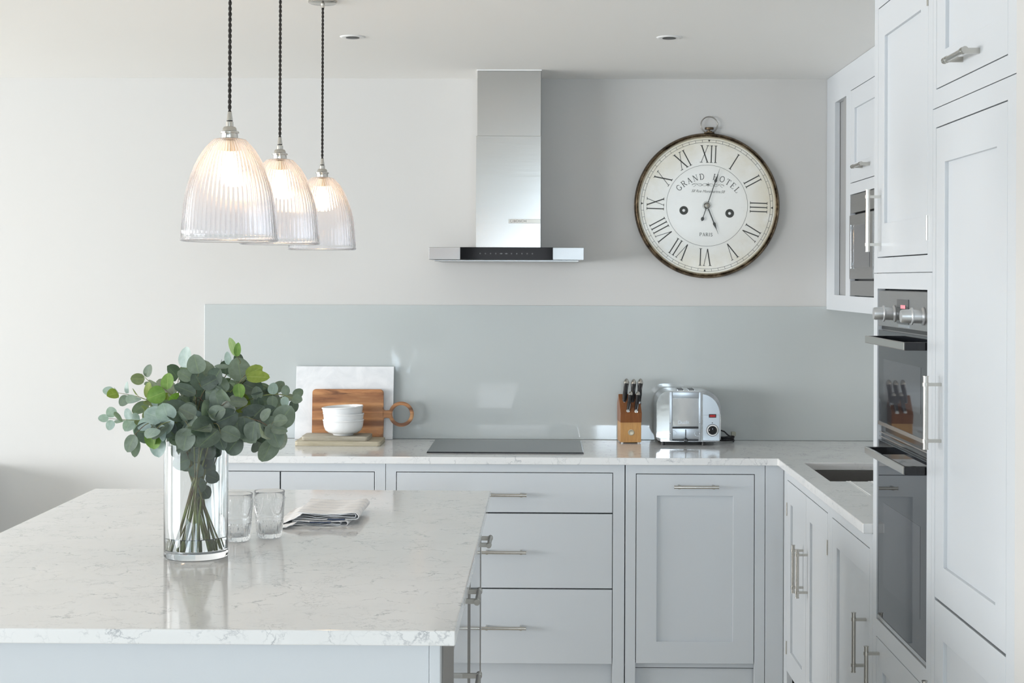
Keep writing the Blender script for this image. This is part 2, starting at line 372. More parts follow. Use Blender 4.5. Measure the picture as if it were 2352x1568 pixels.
def handle(par, F, u, v, vert, L=0.172, m=None, off=0.036, label=None):
    bm = bmesh.new(); a = (0, L / 2) if vert else (L / 2, 0); q = 0.77
    P = lambda s, d: F.p(u + a[0] * s, v + a[1] * s, d)
    cyl(bm, P(-1, off), P(1, off), 0.0062, seg=20)
    for s in (-1, 1):
        k = q * s
        cyl(bm, P(k - 0.05, off), P(k + 0.05, off), 0.0080, seg=20)
        cyl(bm, P(s - 0.012 * s, off), P(s + 0.004 * s, off), 0.0074, seg=20)
        c = P(k, 0); w = 0.0038
        if vert: fbox(bm, F, u - 0.006, u + 0.006, v + a[1] * k - w, v + a[1] * k + w, 0.0, off)
        else: fbox(bm, F, u + a[0] * k - w, u + a[0] * k + w, v - 0.006, v + 0.006, 0.0, off)
    o = finish('handle', bm, m or NICKEL, par, smooth=35); return o
def hinge(par, F, u, v, L=0.055):
    bm = bmesh.new(); cyl(bm, F.p(u, v, 0.0015), F.p(u, v + L, 0.0015), 0.0028, seg=12); finish('hinge', bm, NICKEL, par, smooth=40)
def carcass(par, F, u0, u1, v0, v1, depth, m=None, gap=0.055, open_dark=True):
    """box behind the face frame: sides, back, floor and top with a dark inside"""
    bm = bmesh.new(); t = 0.018
    fbox(bm, F, u0, u0 + t, v0, v1, -0.0225, -depth); fbox(bm, F, u1 - t, u1, v0, v1, -0.0225, -depth)
    fbox(bm, F, u0 + t, u1 - t, v0, v0 + t, -0.0225, -depth); fbox(bm, F, u0 + t, u1 - t, v1 - t, v1, -0.0225, -depth)
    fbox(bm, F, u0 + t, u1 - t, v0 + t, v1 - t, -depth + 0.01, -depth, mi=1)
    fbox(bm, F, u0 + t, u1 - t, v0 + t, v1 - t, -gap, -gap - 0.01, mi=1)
    return finish('carcass', bm, [m or PAINT, GAP_SHADE], par)

# ------------------------------------------------------------------ room shell
def simplebox(name, a, b, m):
    bm = bmesh.new(); box(bm, a, b); return structure(name, bm, m)
simplebox('floor', (RX0 - 0.2, RY0 - 0.2, -0.1), (RX1 + 0.2, RY1 + 0.2, 0), FLOORM)
simplebox('ceiling', (RX0 - 0.2, RY0 - 0.2, CEIL), (RX1 + 0.2, RY1 + 0.2, CEIL + 0.1), CEILM)
simplebox('wall_back', (RX0 - 0.2, RY1, 0), (RX1 + 0.2, RY1 + 0.15, CEIL), WALL)
simplebox('wall_right', (RX1, RY0, 0), (RX1 + 0.15, RY1, CEIL), WALL)
simplebox('wall_right_front', (0.926, 2.1, 0), (RX1, 3.055, CEIL), WALL)
def wallhole(name, fn, us, vs, hole, d0, d1):
    bm = bmesh.new()
    gridplate(bm, fn, us, vs, lambda u, v: not (hole[0] < u < hole[1] and hole[2] < v < hole[3]), d0, d1)
    return structure(name, bm, WALL)
LW = (-3.2, 3.6, 0.2, 2.2); LX = (3.9, 6.4, 0.4, 2.3); RW = (-4.7, -1.4, 1.40, 2.20); RD = (-0.8, 0.1, 1.40, 2.04); RE = (0.55, 1.45, 1.40, 2.20)  # RE is an opening added for the rear-right fill light
bm = bmesh.new()
gridplate(bm, lambda u, v, d: Vector((d, u, v)), [RY0, LW[0], LW[1], LX[0], LX[1], RY1], [0, LW[2], LX[2], LW[3], LX[3], CEIL], lambda u, v: not any(h[0] < u < h[1] and h[2] < v < h[3] for h in (LW, LX)), RX0, RX0 - 0.2)
structure('wall_left', bm, WALL)
bm = bmesh.new()
gridplate(bm, lambda u, v, d: Vector((u, d, v)), [RX0, RW[0], RW[1], RD[0], RD[1], RE[0], RE[1], RX1], [0, RW[2], RD[3], RW[3], CEIL], lambda u, v: not any(h[0] < u < h[1] and h[2] < v < h[3] for h in (RW, RD, RE)), RY0, RY0 - 0.2)
structure('wall_rear', bm, WALL)
for nm, fn, h, n in (('window_5', lambda u, v, d: Vector((RX0 - 0.03 + d, u, v)), LX, 2), ('window_1', lambda u, v, d: Vector((RX0 - 0.03 + d, u, v)), LW, 3), ('window_2', lambda u, v, d: Vector((u, RY0 - 0.03 + d, v)), RW, 4), ('window_3', lambda u, v, d: Vector((u, RY0 - 0.03 + d, v)), RD, 1), ('fill_window', lambda u, v, d: Vector((u, RY0 - 0.03 + d, v)), RE, 1)):
    bm = bmesh.new(); t = 0.05
    for k in range(n + 1):
        c = h[0] + (h[1] - h[0]) * k / n; c = min(max(c, h[0] + t / 2), h[1] - t / 2)
        box(bm, fn(c - t / 2, h[2], -0.02), fn(c + t / 2, h[3], 0.02))
    for v in (h[2], h[3] - t): box(bm, fn(h[0], v, -0.02), fn(h[1], v + t, 0.02))
    structure(nm, bm, WHITEP)

# ------------------------------------------------------------------ worktops
WT0, WT1 = 0.884, 0.912
bm = bmesh.new()
SX0, SX1, SY0, SY1 = 0.985, 1.40, 5.33, 5.87
us = [-1.467, 0.905, SX0, SX1, 1.53]; vs = [4.402, SY0, SY1, 6.0, 6.672]
gridplate(bm, lambda u, v, d: Vector((u, v, d)), us, vs, lambda u, v: (v > 6.0 or u > 0.905) and not (SX0 < u < SX1 and SY0 < v < SY1), WT1, WT0, 0.0025)
wt = tag(finish('worktop', bm, QUARTZ, loc=(0, 0, 0)), 'L-shaped white veined quartz worktop along the back wall and sink run', 'worktop')
# drainer grooves: thin raised ribs between the milled channels
bm = bmesh.new()
for x in (1.048, 1.123, 1.198, 1.273):
    box(bm, (x - 0.006, 4.98, WT1 + 0.0002), (x + 0.001, 5.33, WT1 + 0.0008))
    box(bm, (x + 0.001, 4.98, WT1 + 0.0002), (x + 0.006, 5.33, WT1 + 0.0018))
    box(bm, (x - 0.010, 5.318, WT0), (x - 0.002, 5.3315, WT1 + 0.0010))
finish('drainer_grooves', bm, mat('polished_rib', (0.9, 0.9, 0.89), 0.15), wt)
bm = bmesh.new()
t = 0.004
a, b = (SX0 - 0.008, SY0 - 0.008), (SX1 + 0.008, SY1 + 0.008)
box(bm, (a[0], a[1], 0.70), (b[0], b[1], 0.704))
box(bm, (a[0], a[1], 0.704), (a[0] + t, b[1], WT0 - 0.001)); box(bm, (b[0] - t, a[1], 0.704), (b[0], b[1], WT0 - 0.001))
box(bm, (a[0] + t, a[1], 0.704), (b[0] - t, a[1] + t, WT0 - 0.001)); box(bm, (a[0] + t, b[1] - t, 0.704), (b[0] - t, b[1], WT0 - 0.001))
sk = root('sink', (1.19, 5.6, 0.70), 'undermounted stainless steel sink bowl set in the right-hand worktop', 'sink')
finish('bowl', bm, SINKM, sk)
bm = bmesh.new(); lathe(bm, (1.19, 5.6, 0.7045), [(0.045, 0), (0.045, 0.002), (0.03, 0.003), (0.01, 0.001)], 24); finish('drain', bm, CHROME, sk, smooth=40)
bm = bmesh.new(); box(bm, (-1.467, 6.673, WT1 + 0.001), (RX1 - 0.001, 6.6795, 1.4885), 0.001)
tag(finish('splashback', bm, SPLASH), 'glossy grey-green glass splashback on the back wall above the worktop', 'splashback')
# island worktop
IX0, IX1, IY0, IY1 = -1.468, -0.172, 3.03, 5.05
bm = bmesh.new(); box(bm, (IX0, IY0, WT0 - 0.002), (IX1, IY1, WT1), 0.004, 3)
tag(finish('island_worktop', bm, QUARTZ), 'thick white veined quartz top on the kitchen island', 'worktop')

# ------------------------------------------------------------------ back run of base cabinets
FB = Face((0, 6.028, 0), (1, 0, 0), (0, -1, 0))
BT = WT0 - 0.001
def xb(px, py=1250): return at(px, py, 6.028).x
def zb(py, px=1250): return at(px, py, 6.028).z
PL = 0.11
def plinth(par, F, u0, u1, v1=0.1, rec=0.05):
    bm = bmesh.new(); fbox(bm, F, u0, u1, 0, v1, -rec, -rec - 0.018); finish('plinth', bm, PAINT, par)
D_ = 0.62
ztop = 0.8505
# left double-door unit
u0, u1 = -1.45, xb(886, 1080) - 0.001
c = root('base_cabinet', ((u0 + u1) / 2, 6.35, 0), 'pale grey double-door base cabinet at the left end of the back run', 'cabinet')
h1 = (u0 + 0.05, xb(644, 1090), 0.112, ztop); h2 = (xb(644, 1090), xb(861, 1090), 0.112, ztop)
frame(c, FB, u0, u1, 0, BT, [(h1[0], h2[1], 0.112, ztop), (h1[0], h2[1], -1, 0.1)] if False else [(h1[0], h2[1], 0.112, ztop)])
carcass(c, FB, u0, u1, 0.02, BT, D_)
d = shaker(c, FB, h1, rec=0.075); handle(d, FB, h1[1] - 0.045, 0.60, True)
d = shaker(c, FB, h2, rec=0.075); handle(d, FB, h2[0] + 0.045, 0.60, True)
# drawer unit
u0, u1 = xb(886, 1080) + 0.001, xb(1435.5, 1080) - 0.001
c = root('drawer_cabinet', ((u0 + u1) / 2, 6.35, 0), 'pale grey base cabinet with three wide drawers below the hob', 'cabinet')
hx0, hx1 = xb(910, 1100), xb(1407.5, 1300)
zs = [0.1045, 0.398, 0.692, ztop]
bm = bmesh.new()
gridplate(bm, lambda u, v, d: FB.p(u, v, d), [u0, hx0, hx1, u1], [0, zs[0], ztop, BT], lambda u, v: not (hx0 < u < hx1 and v < ztop), 0, -0.022, 0.0012)
finish('face_frame', bm, PAINT, c)
carcass(c, FB, u0, u1, 0.1, BT, D_); plinth(c, FB, hx0 - 0.02, hx1 + 0.02, 0.1, 0.045)
for (a, b), hz in (((zs[2], ztop), 0.7655), ((zs[1], zs[2]), 0.5435), ((zs[0], zs[1]), 0.2505)):
    d = shaker(c, FB, (hx0, hx1, a, b), 'drawer', None); handle(d, FB, (xb(1108, 1267) + xb(1208, 1267)) / 2, hz, False)
# dishwasher front unit
u0, u1 = xb(1436.5, 1080) + 0.001, xb(1757, 1300) - 0.001
c = root('tall_door_cabinet', ((u0 + u1) / 2, 6.35, 0), 'pale grey base cabinet with one recessed-panel door and a horizontal handle', 'cabinet')
hx0, hx1 = xb(1460, 1300), xb(1733, 1300); zt = zb(1088, 1600); zbt = zb(1525, 1600)
bm = bmesh.new()
gridplate(bm, lambda u, v, d: FB.p(u, v, d), [u0, hx0, hx1, u1], [0, zt, BT], lambda u, v: not (hx0 < u < hx1 and v < zt), 0, -0.022, 0.0012)
finish('face_frame', bm, PAINT, c)
carcass(c, FB, u0, u1, 0.09, BT, D_); plinth(c, FB, hx0 - 0.02, hx1 + 0.02, zb(1535, 1600) - 0.003, 0.03)
bm = bmesh.new(); fbox(bm, FB, hx0 - 0.01, hx1 + 0.01, zb(1535, 1600) - 0.004, zbt + 0.004, -0.024, -0.028); finish('gap_shade_strip', bm, BLACK, c)  # black strip standing in for the shade below the door
pr = (xb(1507, 1300) - hx0, hx1 - xb(1685, 1300), zb(1475, 1600) - zbt, zt - zb(1137, 1600))
d = shaker(c, FB, (hx0, hx1, zbt, zt), rec=pr); handle(d, FB, xb(1598, 1116), zb(1116, 1598), False)
# ------------------------------------------------------------------ sink run (fronts facing left)
FR = Face((0.933, 0, 0), (0, 1, 0), (-1, 0, 0))
bm = bmesh.new(); fbox(bm, FB, xb(1757, 1300) + 0.001, 0.9325, 0, BT, -0.03, 0, 0.001)
c = root('sink_cabinet', (1.23, 5.5, 0), 'pale grey sink cabinet with two narrow doors in the corner, under the worktop', 'cabinet')
finish('corner_post', bm, PAINT, c)
hA, hB = (5.52, 5.945, 0.105, 0.838), (5.095, 5.52, 0.105, 0.838)
bm = bmesh.new()
gridplate(bm, lambda u, v, d: FR.p(u, v, d), [5.058, 5.095, 5.945, 6.025], [0, 0.03, 0.838, BT], lambda u, v: not (5.095 < u < 5.945 and v < 0.838), 0, -0.022, 0.0012)
finish('face_frame', bm, PAINT, c)
carcass(c, FR, 5.058, 6.02, 0.09, 0.69, 0.59); plinth(c, FR, 5.09, 5.95, 0.095, 0.05)
for h in (hA, hB):
    d = shaker(c, FR, h, rec=(0.075, 0.075, 0.088, 0.082)); hinge(d, FR, h[1] if h is hA else h[0], 0.70, 0.05); hinge(d, FR, h[1] if h is hA else h[0], 0.17, 0.05); handle(d, FR, 5.575 if h is hA else 5.485, 0.565, True)
c = root('base_cabinet', (1.23, 4.73, 0), 'pale grey single-door base cabinet between the sink cabinet and the oven tower', 'cabinet')
hC = (4.44, 5.018, 0.105, 0.836)
bm = bmesh.new()
gridplate(bm, lambda u, v, d: FR.p(u, v, d), [4.401, hC[0], hC[1], 5.056], [0, 0.03, 0.836, BT], lambda u, v: not (hC[0] < u < hC[1] and v < 0.836), 0, -0.022, 0.0012)
finish('face_frame', bm, PAINT, c)
carcass(c, FR, 4.401, 5.056, 0.09, BT, 0.59); plinth(c, FR, 4.43, 5.03, 0.095, 0.05)
d = shaker(c, FR, hC, rec=(0.075, 0.075, 0.09, 0.083)); handle(d, FR, 4.487, 0.556, True)
# ------------------------------------------------------------------ oven tower
OX = (3.785, 4.352)
c = root('oven_tower', (1.23, 4.07, 0), 'tall white-grey cabinet tower housing the built-in double oven', 'cabinet')
holes = [(OX[0], OX[1], 1.664, 2.362), (OX[0], OX[1], 0.655, 1.5785), (OX[0], OX[1], 0.105, 0.607)]
bm = bmesh.new()
gridplate(bm, lambda u, v, d: FR.p(u, v, d), [3.7385, OX[0], OX[1], 4.398], [0, 0.03] + sorted({v for h in holes for v in h[2:]} - {0.105} | {0.105, 1.6205, 1.6225}), lambda u, v: not (1.6205 < v < 1.6225 or any(h[0] < u < h[1] and h[2] < v < h[3] for h in holes)), 0, -0.022, 0.0004)
finish('face_frame', bm, PAINT, c)
bm = bmesh.new()
gridplate(bm, lambda u, v, d: FR.p(u, v, d), [3.7385, 4.398], [2.362, CEIL - 0.001], lambda u, v: True, 0, -0.022)
finish('cornice_rail', bm, PAINT, c)
bm = bmesh.new()
fbox(bm, FR, 3.739, 3.757, 0.03, CEIL - 0.002, -0.0225, -0.6); fbox(bm, FR, 4.38, 4.398, 0.03, CEIL - 0.002, -0.0225, -0.6)
fbox(bm, FR, 3.757, 4.38, 1.60, 1.64, -0.0225, -0.6); fbox(bm, FR, 3.757, 4.38, 0.615, 0.64, -0.0225, -0.6)
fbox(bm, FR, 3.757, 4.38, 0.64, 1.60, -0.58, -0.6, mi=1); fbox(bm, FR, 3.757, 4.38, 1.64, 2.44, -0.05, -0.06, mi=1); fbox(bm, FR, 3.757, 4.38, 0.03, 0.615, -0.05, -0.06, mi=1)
finish('carcass', bm, [PAINT, GAP_SHADE], c)
d = shaker(c, FR, holes[0], rec=(0.074, 0.077, 0.092, 0.085)); handle(d, FR, 4.312, 1.767, True); hinge(d, FR, OX[0], 1.70, 0.06); hinge(d, FR, OX[0], 2.27, 0.06)
d = shaker(c, FR, holes[2], rec=(0.074, 0.077, 0.08, 0.08)); handle(d, FR, 4.312, 0.50, True)
# ------------------------------------------------------------------ fridge tower
FX = (3.135, 3.707)
c = root('fridge_tower', (1.23, 3.40, 0), 'tall white-grey larder cabinet with recessed-panel doors at the right edge', 'cabinet')
holes = [(FX[0], FX[1], 2.056, 2.40), (FX[0], FX[1], 0.8455, 1.966), (FX[0], FX[1], 0.105, 0.8445)]
bm = bmesh.new()
gridplate(bm, lambda u, v, d: FR.p(u, v, d), [3.0565, FX[0], FX[1], 3.7365], [0, 0.105, 0.845, 1.966, 2.011, 2.013, 2.056, 2.40, CEIL - 0.001], lambda u, v: not (2.011 < v < 2.013 or FX[0] < u < FX[1] and (0.105 < v < 1.966 or 2.056 < v < 2.40)), 0, -0.022, 0.0004)
finish('face_frame', bm, PAINT, c)
bm = bmesh.new()
fbox(bm, FR, 3.057, 3.075, 0.03, CEIL - 0.002, -0.0225, -0.6); fbox(bm, FR, 3.719, 3.7365, 0.03, CEIL - 0.002, -0.0225, -0.6)
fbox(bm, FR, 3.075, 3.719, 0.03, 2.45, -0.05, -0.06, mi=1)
finish('carcass', bm, [PAINT, GAP_SHADE], c)
d = shaker(c, FR, holes[0], rec=(0.073, 0.078, 0.083, 0.08)); handle(d, FR, 3.407, 2.095, False)
d = shaker(c, FR, holes[1], rec=(0.073, 0.078, 0.083, 0.085)); handle(d, FR, 3.652, 1.291, True)
d = shaker(c, FR, holes[2], rec=(0.073, 0.078, 0.083, 0.083)); handle(d, FR, 3.652, 0.575, True)
# ------------------------------------------------------------------ wall cabinet with open recess, door and microwave housing
FU = Face((1.213, 0, 0), (0, 1, 0), (-1, 0, 0))
c = root('wall_cabinet', (1.37, 5.5, 1.477), 'white-grey wall cabinet with a tall narrow recess, above the sink run', 'cabinet')
hN = (6.255, 6.50, 1.541, 2.345); hD = (5.56, 6.167, 1.985, 2.355); hM = (5.56, 6.172, 1.539, 1.941); hL = (4.47, 5.50, 1.541, 2.355)
us = [4.401, 4.47, 5.50, 5.56, 6.167, 6.172, 6.255, 6.50, 6.678]; vs = [1.477, 1.539, 1.541, 1.941, 1.985, 2.345, 2.355, CEIL - 0.001]
bm = bmesh.new()
gridplate(bm, lambda u, v, d: FU.p(u, v, d), us, vs, lambda u, v: not any(h[0] < u < h[1] and h[2] < v < h[3] for h in (hN, hD, hM, hL)), 0, -0.022, 0.001)
finish('face_frame', bm, PAINT, c)
bm = bmesh.new()
fbox(bm, FU, 4.402, 6.678, 1.477, 1.495, -0.0225, -0.32); fbox(bm, FU, 4.402, 6.678, CEIL - 0.02, CEIL - 0.002, -0.0225, -0.32)
fbox(bm, FU, 6.19, 6.21, 1.495, 2.44, -0.0225, -0.32); fbox(bm, FU, 5.52, 5.54, 1.495, 2.44, -0.0225, -0.32)
fbox(bm, FU, 5.54, 6.19, 1.965, 1.98, -0.0225, -0.32)
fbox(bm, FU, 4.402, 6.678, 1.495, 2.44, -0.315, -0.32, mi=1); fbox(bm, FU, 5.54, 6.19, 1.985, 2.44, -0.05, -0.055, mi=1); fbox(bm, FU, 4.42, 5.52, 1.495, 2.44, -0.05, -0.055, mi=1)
finish('carcass', bm, [PAINT, GAP_SHADE], c)
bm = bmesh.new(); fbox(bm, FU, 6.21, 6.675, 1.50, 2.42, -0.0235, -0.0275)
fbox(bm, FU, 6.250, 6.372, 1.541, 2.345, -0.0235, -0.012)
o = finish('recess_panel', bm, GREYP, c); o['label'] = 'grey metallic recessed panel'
d = shaker(c, FU, hD, rec=(0.075, 0.075, 0.075, 0.075)); handle(d, FU, 5.865, 2.037, False, 0.172)
d = shaker(c, FU, (hL[0], 4.985, hL[2], hL[3]), rec=0.075); d = shaker(c, FU, (4.985, hL[1], hL[2], hL[3]), rec=0.075)
# microwave
mw = root('microwave_oven', (1.35, 5.87, 1.54), 'built-in stainless steel microwave in the wall cabinet beside the oven tower', 'microwave')
bm = bmesh.new(); fbox(bm, FU, 5.566, 6.166, 1.545, 1.935, -0.03, -0.28); finish('body', bm, BLACK, mw)
bm = bmesh.new(); fbox(bm, FU, 5.563, 6.169, 1.867, 1.938, -0.03, -0.002, 0.001); fbox(bm, FU, 5.563, 6.169, 1.542, 1.600, -0.03, -0.002, 0.001); finish('trim', bm, STEELD, mw)
bm = bmesh.new(); fbox(bm, FU, 5.72, 6.160, 1.607, 1.858, -0.03, 0.004, 0.002); dr = finish('door', bm, STEELD, mw)
bm = bmesh.new(); fbox(bm, FU, 5.775, 6.09, 1.652, 1.815, 0.0035, 0.0055); o = finish('window', bm, mat('microwave_glass', (0.12, 0.12, 0.125), 0.05, 0, IOR=1.6), dr)
bm = bmesh.new(); fbox(bm, FU, 6.098, 6.108, 1.647, 1.82, 0.007, 0.012, 0.001)
for z in (1.66, 1.80): fbox(bm, FU, 6.10, 6.106, z, z + 0.01, 0.0, 0.008)
finish('handle', bm, CHROME, dr)
bm = bmesh.new(); fbox(bm, FU, 5.566, 5.715, 1.607, 1.858, -0.03, 0.003, 0.002); cp = finish('control_panel', bm, STEEL, mw)
for k in range(3):
    bm = bmesh.new(); lathe(bm, FU.p(5.69, 1.70 + 0.013 * k, 0.003), [(0.005, 0), (0.005, 0.004)], 14, 'X'); finish('button', bm, CHROME, cp, smooth=40)
bm = bmesh.new(); fbox(bm, FU, 5.64, 5.705, 1.625, 1.655, 0.003, 0.006, 0.001)
finish('door_button', bm, CHROME, cp, smooth=40)
# ------------------------------------------------------------------ double oven
FO = Face((0.933, 0, 0), (0, 1, 0), (-1, 0, 0))
ov = root('double_oven', (1.2, 4.07, 0.66), 'built-in double oven with dark glass doors in the tall tower', 'oven')
a, b = OX[0] + 0.003, OX[1] - 0.004
bm = bmesh.new(); fbox(bm, FO, a, b, 0.658, 1.574, -0.014, -0.55); finish('body', bm, STEELD, ov)
bm = bmesh.new(); fbox(bm, FO, a, b, 1.476, 1.573, -0.014, -0.002, 0.001); cp = finish('control_panel', bm, STEELD, ov)
bm = bmesh.new(); fbox(bm, FO, 3.985, 4.115, 1.488, 1.552, -0.002, -0.0005); dsp = finish('display', bm, BGLASS, cp)
bm = bmesh.new()
for k in range(4): fbox(bm, FO, 4.02 + 0.013 * k, 4.029 + 0.013 * k, 1.528, 1.537, -0.0005, 0.0002)
finish('digits', bm, PINK, cp)
bm = bmesh.new(); fbox(bm, FO, 3.978, 4.095, 1.4795, 1.4865, -0.002, 0.0); finish('badge', bm, SATIN, cp)
KNOBM = mat('satin_knob_metal', (0.62, 0.63, 0.635), 0.36, 0.9)
for y in (4.144, 3.829):
    bm = bmesh.new()
    lathe(bm, (0.9345, y, 1.513), [(0.0225, 0), (0.0225, 0.003), (0.019, 0.0045), (0.0175, 0.006), (0.0168, 0.026), (0.0215, 0.028), (0.0215, 0.031), (0.0175, 0.033), (0.0165, 0.053), (0.015, 0.056)], 40, 'X')
    finish('knob', bm, KNOBM, cp, smooth=35)
bm = bmesh.new(); fbox(bm, FO, a, b, 1.466, 1.475, -0.03, -0.012); finish('vent_slot', bm, BLACK, ov)
def ohandle(par, z):
    bm = bmesh.new()
    fbox(bm, FO, 3.805, 4.262, z - 0.010, z + 0.010, 0.047, 0.053, 0.002, 0)
    fbox(bm, FO, 3.806, 4.261, z - 0.0095, z + 0.0095, 0.045, 0.047, mi=1)
    for y in (3.795, 4.245): fbox(bm, FO, y, y + 0.022, z - 0.010, z + 0.010, -0.010, 0.052, 0.002, 1)
    finish('handle', bm, [NICKEL, BGLOSS], par)
def odoor(v0, v1, hz, win):
    bm = bmesh.new(); fbox(bm, FO, a, b, v0, v1, -0.014, -0.003, 0.001); d = finish('door', bm, OGLASS, ov)
    bm = bmesh.new(); fbox(bm, FO, *win, -0.0035, -0.0026); finish('window', bm, OMESH, d)
    bm = bmesh.new(); fbox(bm, FO, a, b, v0, v0 + 0.010, -0.0032, -0.0015); finish('edge_trim', bm, STEEL, d)
    ohandle(d, hz)
odoor(1.200, 1.464, 1.440, (3.86, 4.28, 1.27, 1.385))
odoor(0.660, 1.158, 1.136, (3.86, 4.28, 0.76, 0.99))
bm = bmesh.new(); fbox(bm, FO, a, b, 1.160, 1.198, -0.03, -0.012); fbox(bm, FO, a, b, 1.178, 1.181, -0.012, -0.006, mi=1); fbox(bm, FO, a, b, 1.166, 1.169, -0.012, -0.006, mi=1)
finish('middle_vent', bm, [BGLOSS, STEEL], ov)

# ------------------------------------------------------------------ island cabinet
FI = Face((0, 3.058, 0), (1, 0, 0), (0, -1, 0)); FS = Face((-0.2, 0, 0), (0, 1, 0), (1, 0, 0))
c = root('island_cabinet', (-0.83, 4.0, 0), 'pale grey kitchen island base with end panel and side drawers', 'cabinet')
bm = bmesh.new(); fbox(bm, FI, -1.44, at(985, 1520, 3.058).x, 0, WT0 - 0.003, -0.02, 0); finish('end_panel', bm, PAINT, c)
bm = bmesh.new(); fbox(bm, FI, at(985, 1520, 3.058).x + 0.001, -0.203, 0, WT0 - 0.003, -0.045, 0.004, 0.0015); finish('corner_post', bm, PAINT, c)
bm = bmesh.new(); box(bm, (-1.43, 3.105, 0.02), (-0.26, 4.98, WT0 - 0.004)); box(bm, (-0.262, 3.11, 0.1), (-0.222, 4.97, 0.87), mi=1); finish('carcass', bm, [PAINT, GAP_SHADE], c)
zI = [0.105, 0.33, 0.70, 0.862]
A, B = (3.47, 4.10), (4.26, 4.89)
bm = bmesh.new()
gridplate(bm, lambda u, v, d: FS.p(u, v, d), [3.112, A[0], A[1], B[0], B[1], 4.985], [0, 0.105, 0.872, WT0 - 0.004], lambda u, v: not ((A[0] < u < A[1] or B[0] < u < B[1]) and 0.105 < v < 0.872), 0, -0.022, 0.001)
o = finish('face_frame', bm, SHADED_STILE, c); o['label'] = 'side frame with brown-grey shade painted in'
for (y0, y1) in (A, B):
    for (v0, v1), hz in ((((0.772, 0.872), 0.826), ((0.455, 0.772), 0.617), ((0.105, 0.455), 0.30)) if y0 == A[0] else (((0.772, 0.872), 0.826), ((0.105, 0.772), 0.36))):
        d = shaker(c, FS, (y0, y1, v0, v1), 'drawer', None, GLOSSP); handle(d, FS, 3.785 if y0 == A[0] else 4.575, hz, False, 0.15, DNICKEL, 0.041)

# ------------------------------------------------------------------ sideboard standing left of the kitchen, beyond the frame edge
sb = root('sideboard', (-2.95, 6.4, 0), 'low grey sideboard against the back wall, to the left of the kitchen units', 'cabinet')
bm = bmesh.new(); box(bm, (-3.35, 6.1, 0.06), (-2.42, 6.675, 0.80), 0.003)
for x in (-3.3, -2.5):
    for y in (6.15, 6.6): box(bm, (x, y, 0), (x + 0.05, y + 0.05, 0.06))
finish('body', bm, PAINT, sb)

# ------------------------------------------------------------------ ceiling spots
for i, (px, lab) in enumerate(((810, 'small round white recessed ceiling spotlight left of the extractor chimney'), (1537, 'small round white recessed ceiling spotlight above the wall clock'))):
    p = at(px, 84, 5.53); x = p.x; y = 5.53
    r = root('ceiling_spotlight', (x, y, CEIL), lab, 'ceiling light')
    bm = bmesh.new(); lathe(bm, (x, y, CEIL), [(0.020, -0.0005), (0.021, -0.003), (0.036, -0.0045), (0.044, -0.003), (0.046, -0.0002)], 40)
    bm.faces.ensure_lookup_table(); finish('bezel', bm, WHITEP, r, smooth=50)
    bm = bmesh.new(); lathe(bm, (x, y, CEIL), [(0.0245, -0.0048), (0.023, -0.0056), (0.010, -0.0052)], 30); finish('lamp', bm, BLACK, r, smooth=50)

# ------------------------------------------------------------------ extractor
HX0, HX1 = at(985, 582, 6.14).x, at(1341, 582, 6.14).x
hz0, hz1 = at(1160, 596.5, 6.14).z, at(1160, 568, 6.14).z
hd = root('extractor_hood', ((HX0 + HX1) / 2, 6.4, hz0), 'brushed steel chimney extractor hood with black control strip on the back wall', 'extractor hood')
bm = bmesh.new(); box(bm, (HX0, 6.14, hz0), (HX1, 6.675, hz1), 0.0012); cn = finish('canopy', bm, brushed('grey_brushed_steel', (0.34, 0.335, 0.33), 0.3, (8, 8, 700)), hd)
bm = bmesh.new(); box(bm, (HX0 + 0.02, 6.17, hz0 - 0.006), (HX1 - 0.02, 6.66, hz0 - 0.0005), 0.001); finish('filter', bm, STEELD, hd)
cx0, cx1 = at(1057, 582, 6.14).x, at(1270, 582, 6.14).x
bm = bmesh.new(); box(bm, (cx0, 6.135, hz0 + 0.0005), (cx1, 6.1395, hz1 + 0.0005), 0.0008); cpn = finish('control_strip', bm, mat('control_strip_glass', (0.006, 0.006, 0.007), 0.06, 0.0, IOR=1.25), hd)
bm = bmesh.new()
zc = (hz0 + hz1) / 2
for k in range(11):
    x = at(1103 + k * 12, 582, 6.135).x
    tube(bm, [(x + 0.0022 * math.cos(q), 6.1345, zc + 0.0022 * math.sin(q)) for q in [i * PI / 4 for i in range(8)]], 0.0004, 4, True)
    if k in (4, 5): box(bm, (x - 0.006, 6.134, zc - 0.0005), (x + 0.006, 6.1348, zc + 0.0005))
finish('touch_icons', bm, mat('icon_grey', (0.35, 0.36, 0.37), 0.5), cpn)
lx0, lx1 = at(1093, 500, 6.38).x, at(1242, 500, 6.38).x; zsm = at(1160, 312, 6.38).z
bm = bmesh.new(); box(bm, (lx0, 6.38, hz1), (lx1, 6.672, zsm), 0.001); finish('lower_chimney', bm, STEEL, hd)
bm = bmesh.new(); box(bm, (lx0 + 0.004, 6.386, zsm), (lx1 - 0.001, 6.672, CEIL - 0.006), 0.001); finish('upper_chimney', bm, STEEL, hd)
bm = bmesh.new(); box(bm, (lx0 + 0.001, 6.383, CEIL - 0.0055), (lx1 + 0.002, 6.674, CEIL - 0.0005)); finish('ceiling_trim', bm, WHITEP, hd)
def text_mesh(s, size, shear=0.0, ext=0.0003, spacing=1.0):
    cu = bpy.data.curves.new('lettering', 'FONT'); cu.body = s; cu.size = size; cu.shear = shear; cu.extrude = ext; cu.space_character = spacing
    cu.align_x = 'CENTER'; cu.align_y = 'CENTER'
    o = bpy.data.objects.new('lettering', cu); me = bpy.data.meshes.new_from_object(o)
    bpy.data.objects.remove(o); bpy.data.curves.remove(cu); return me
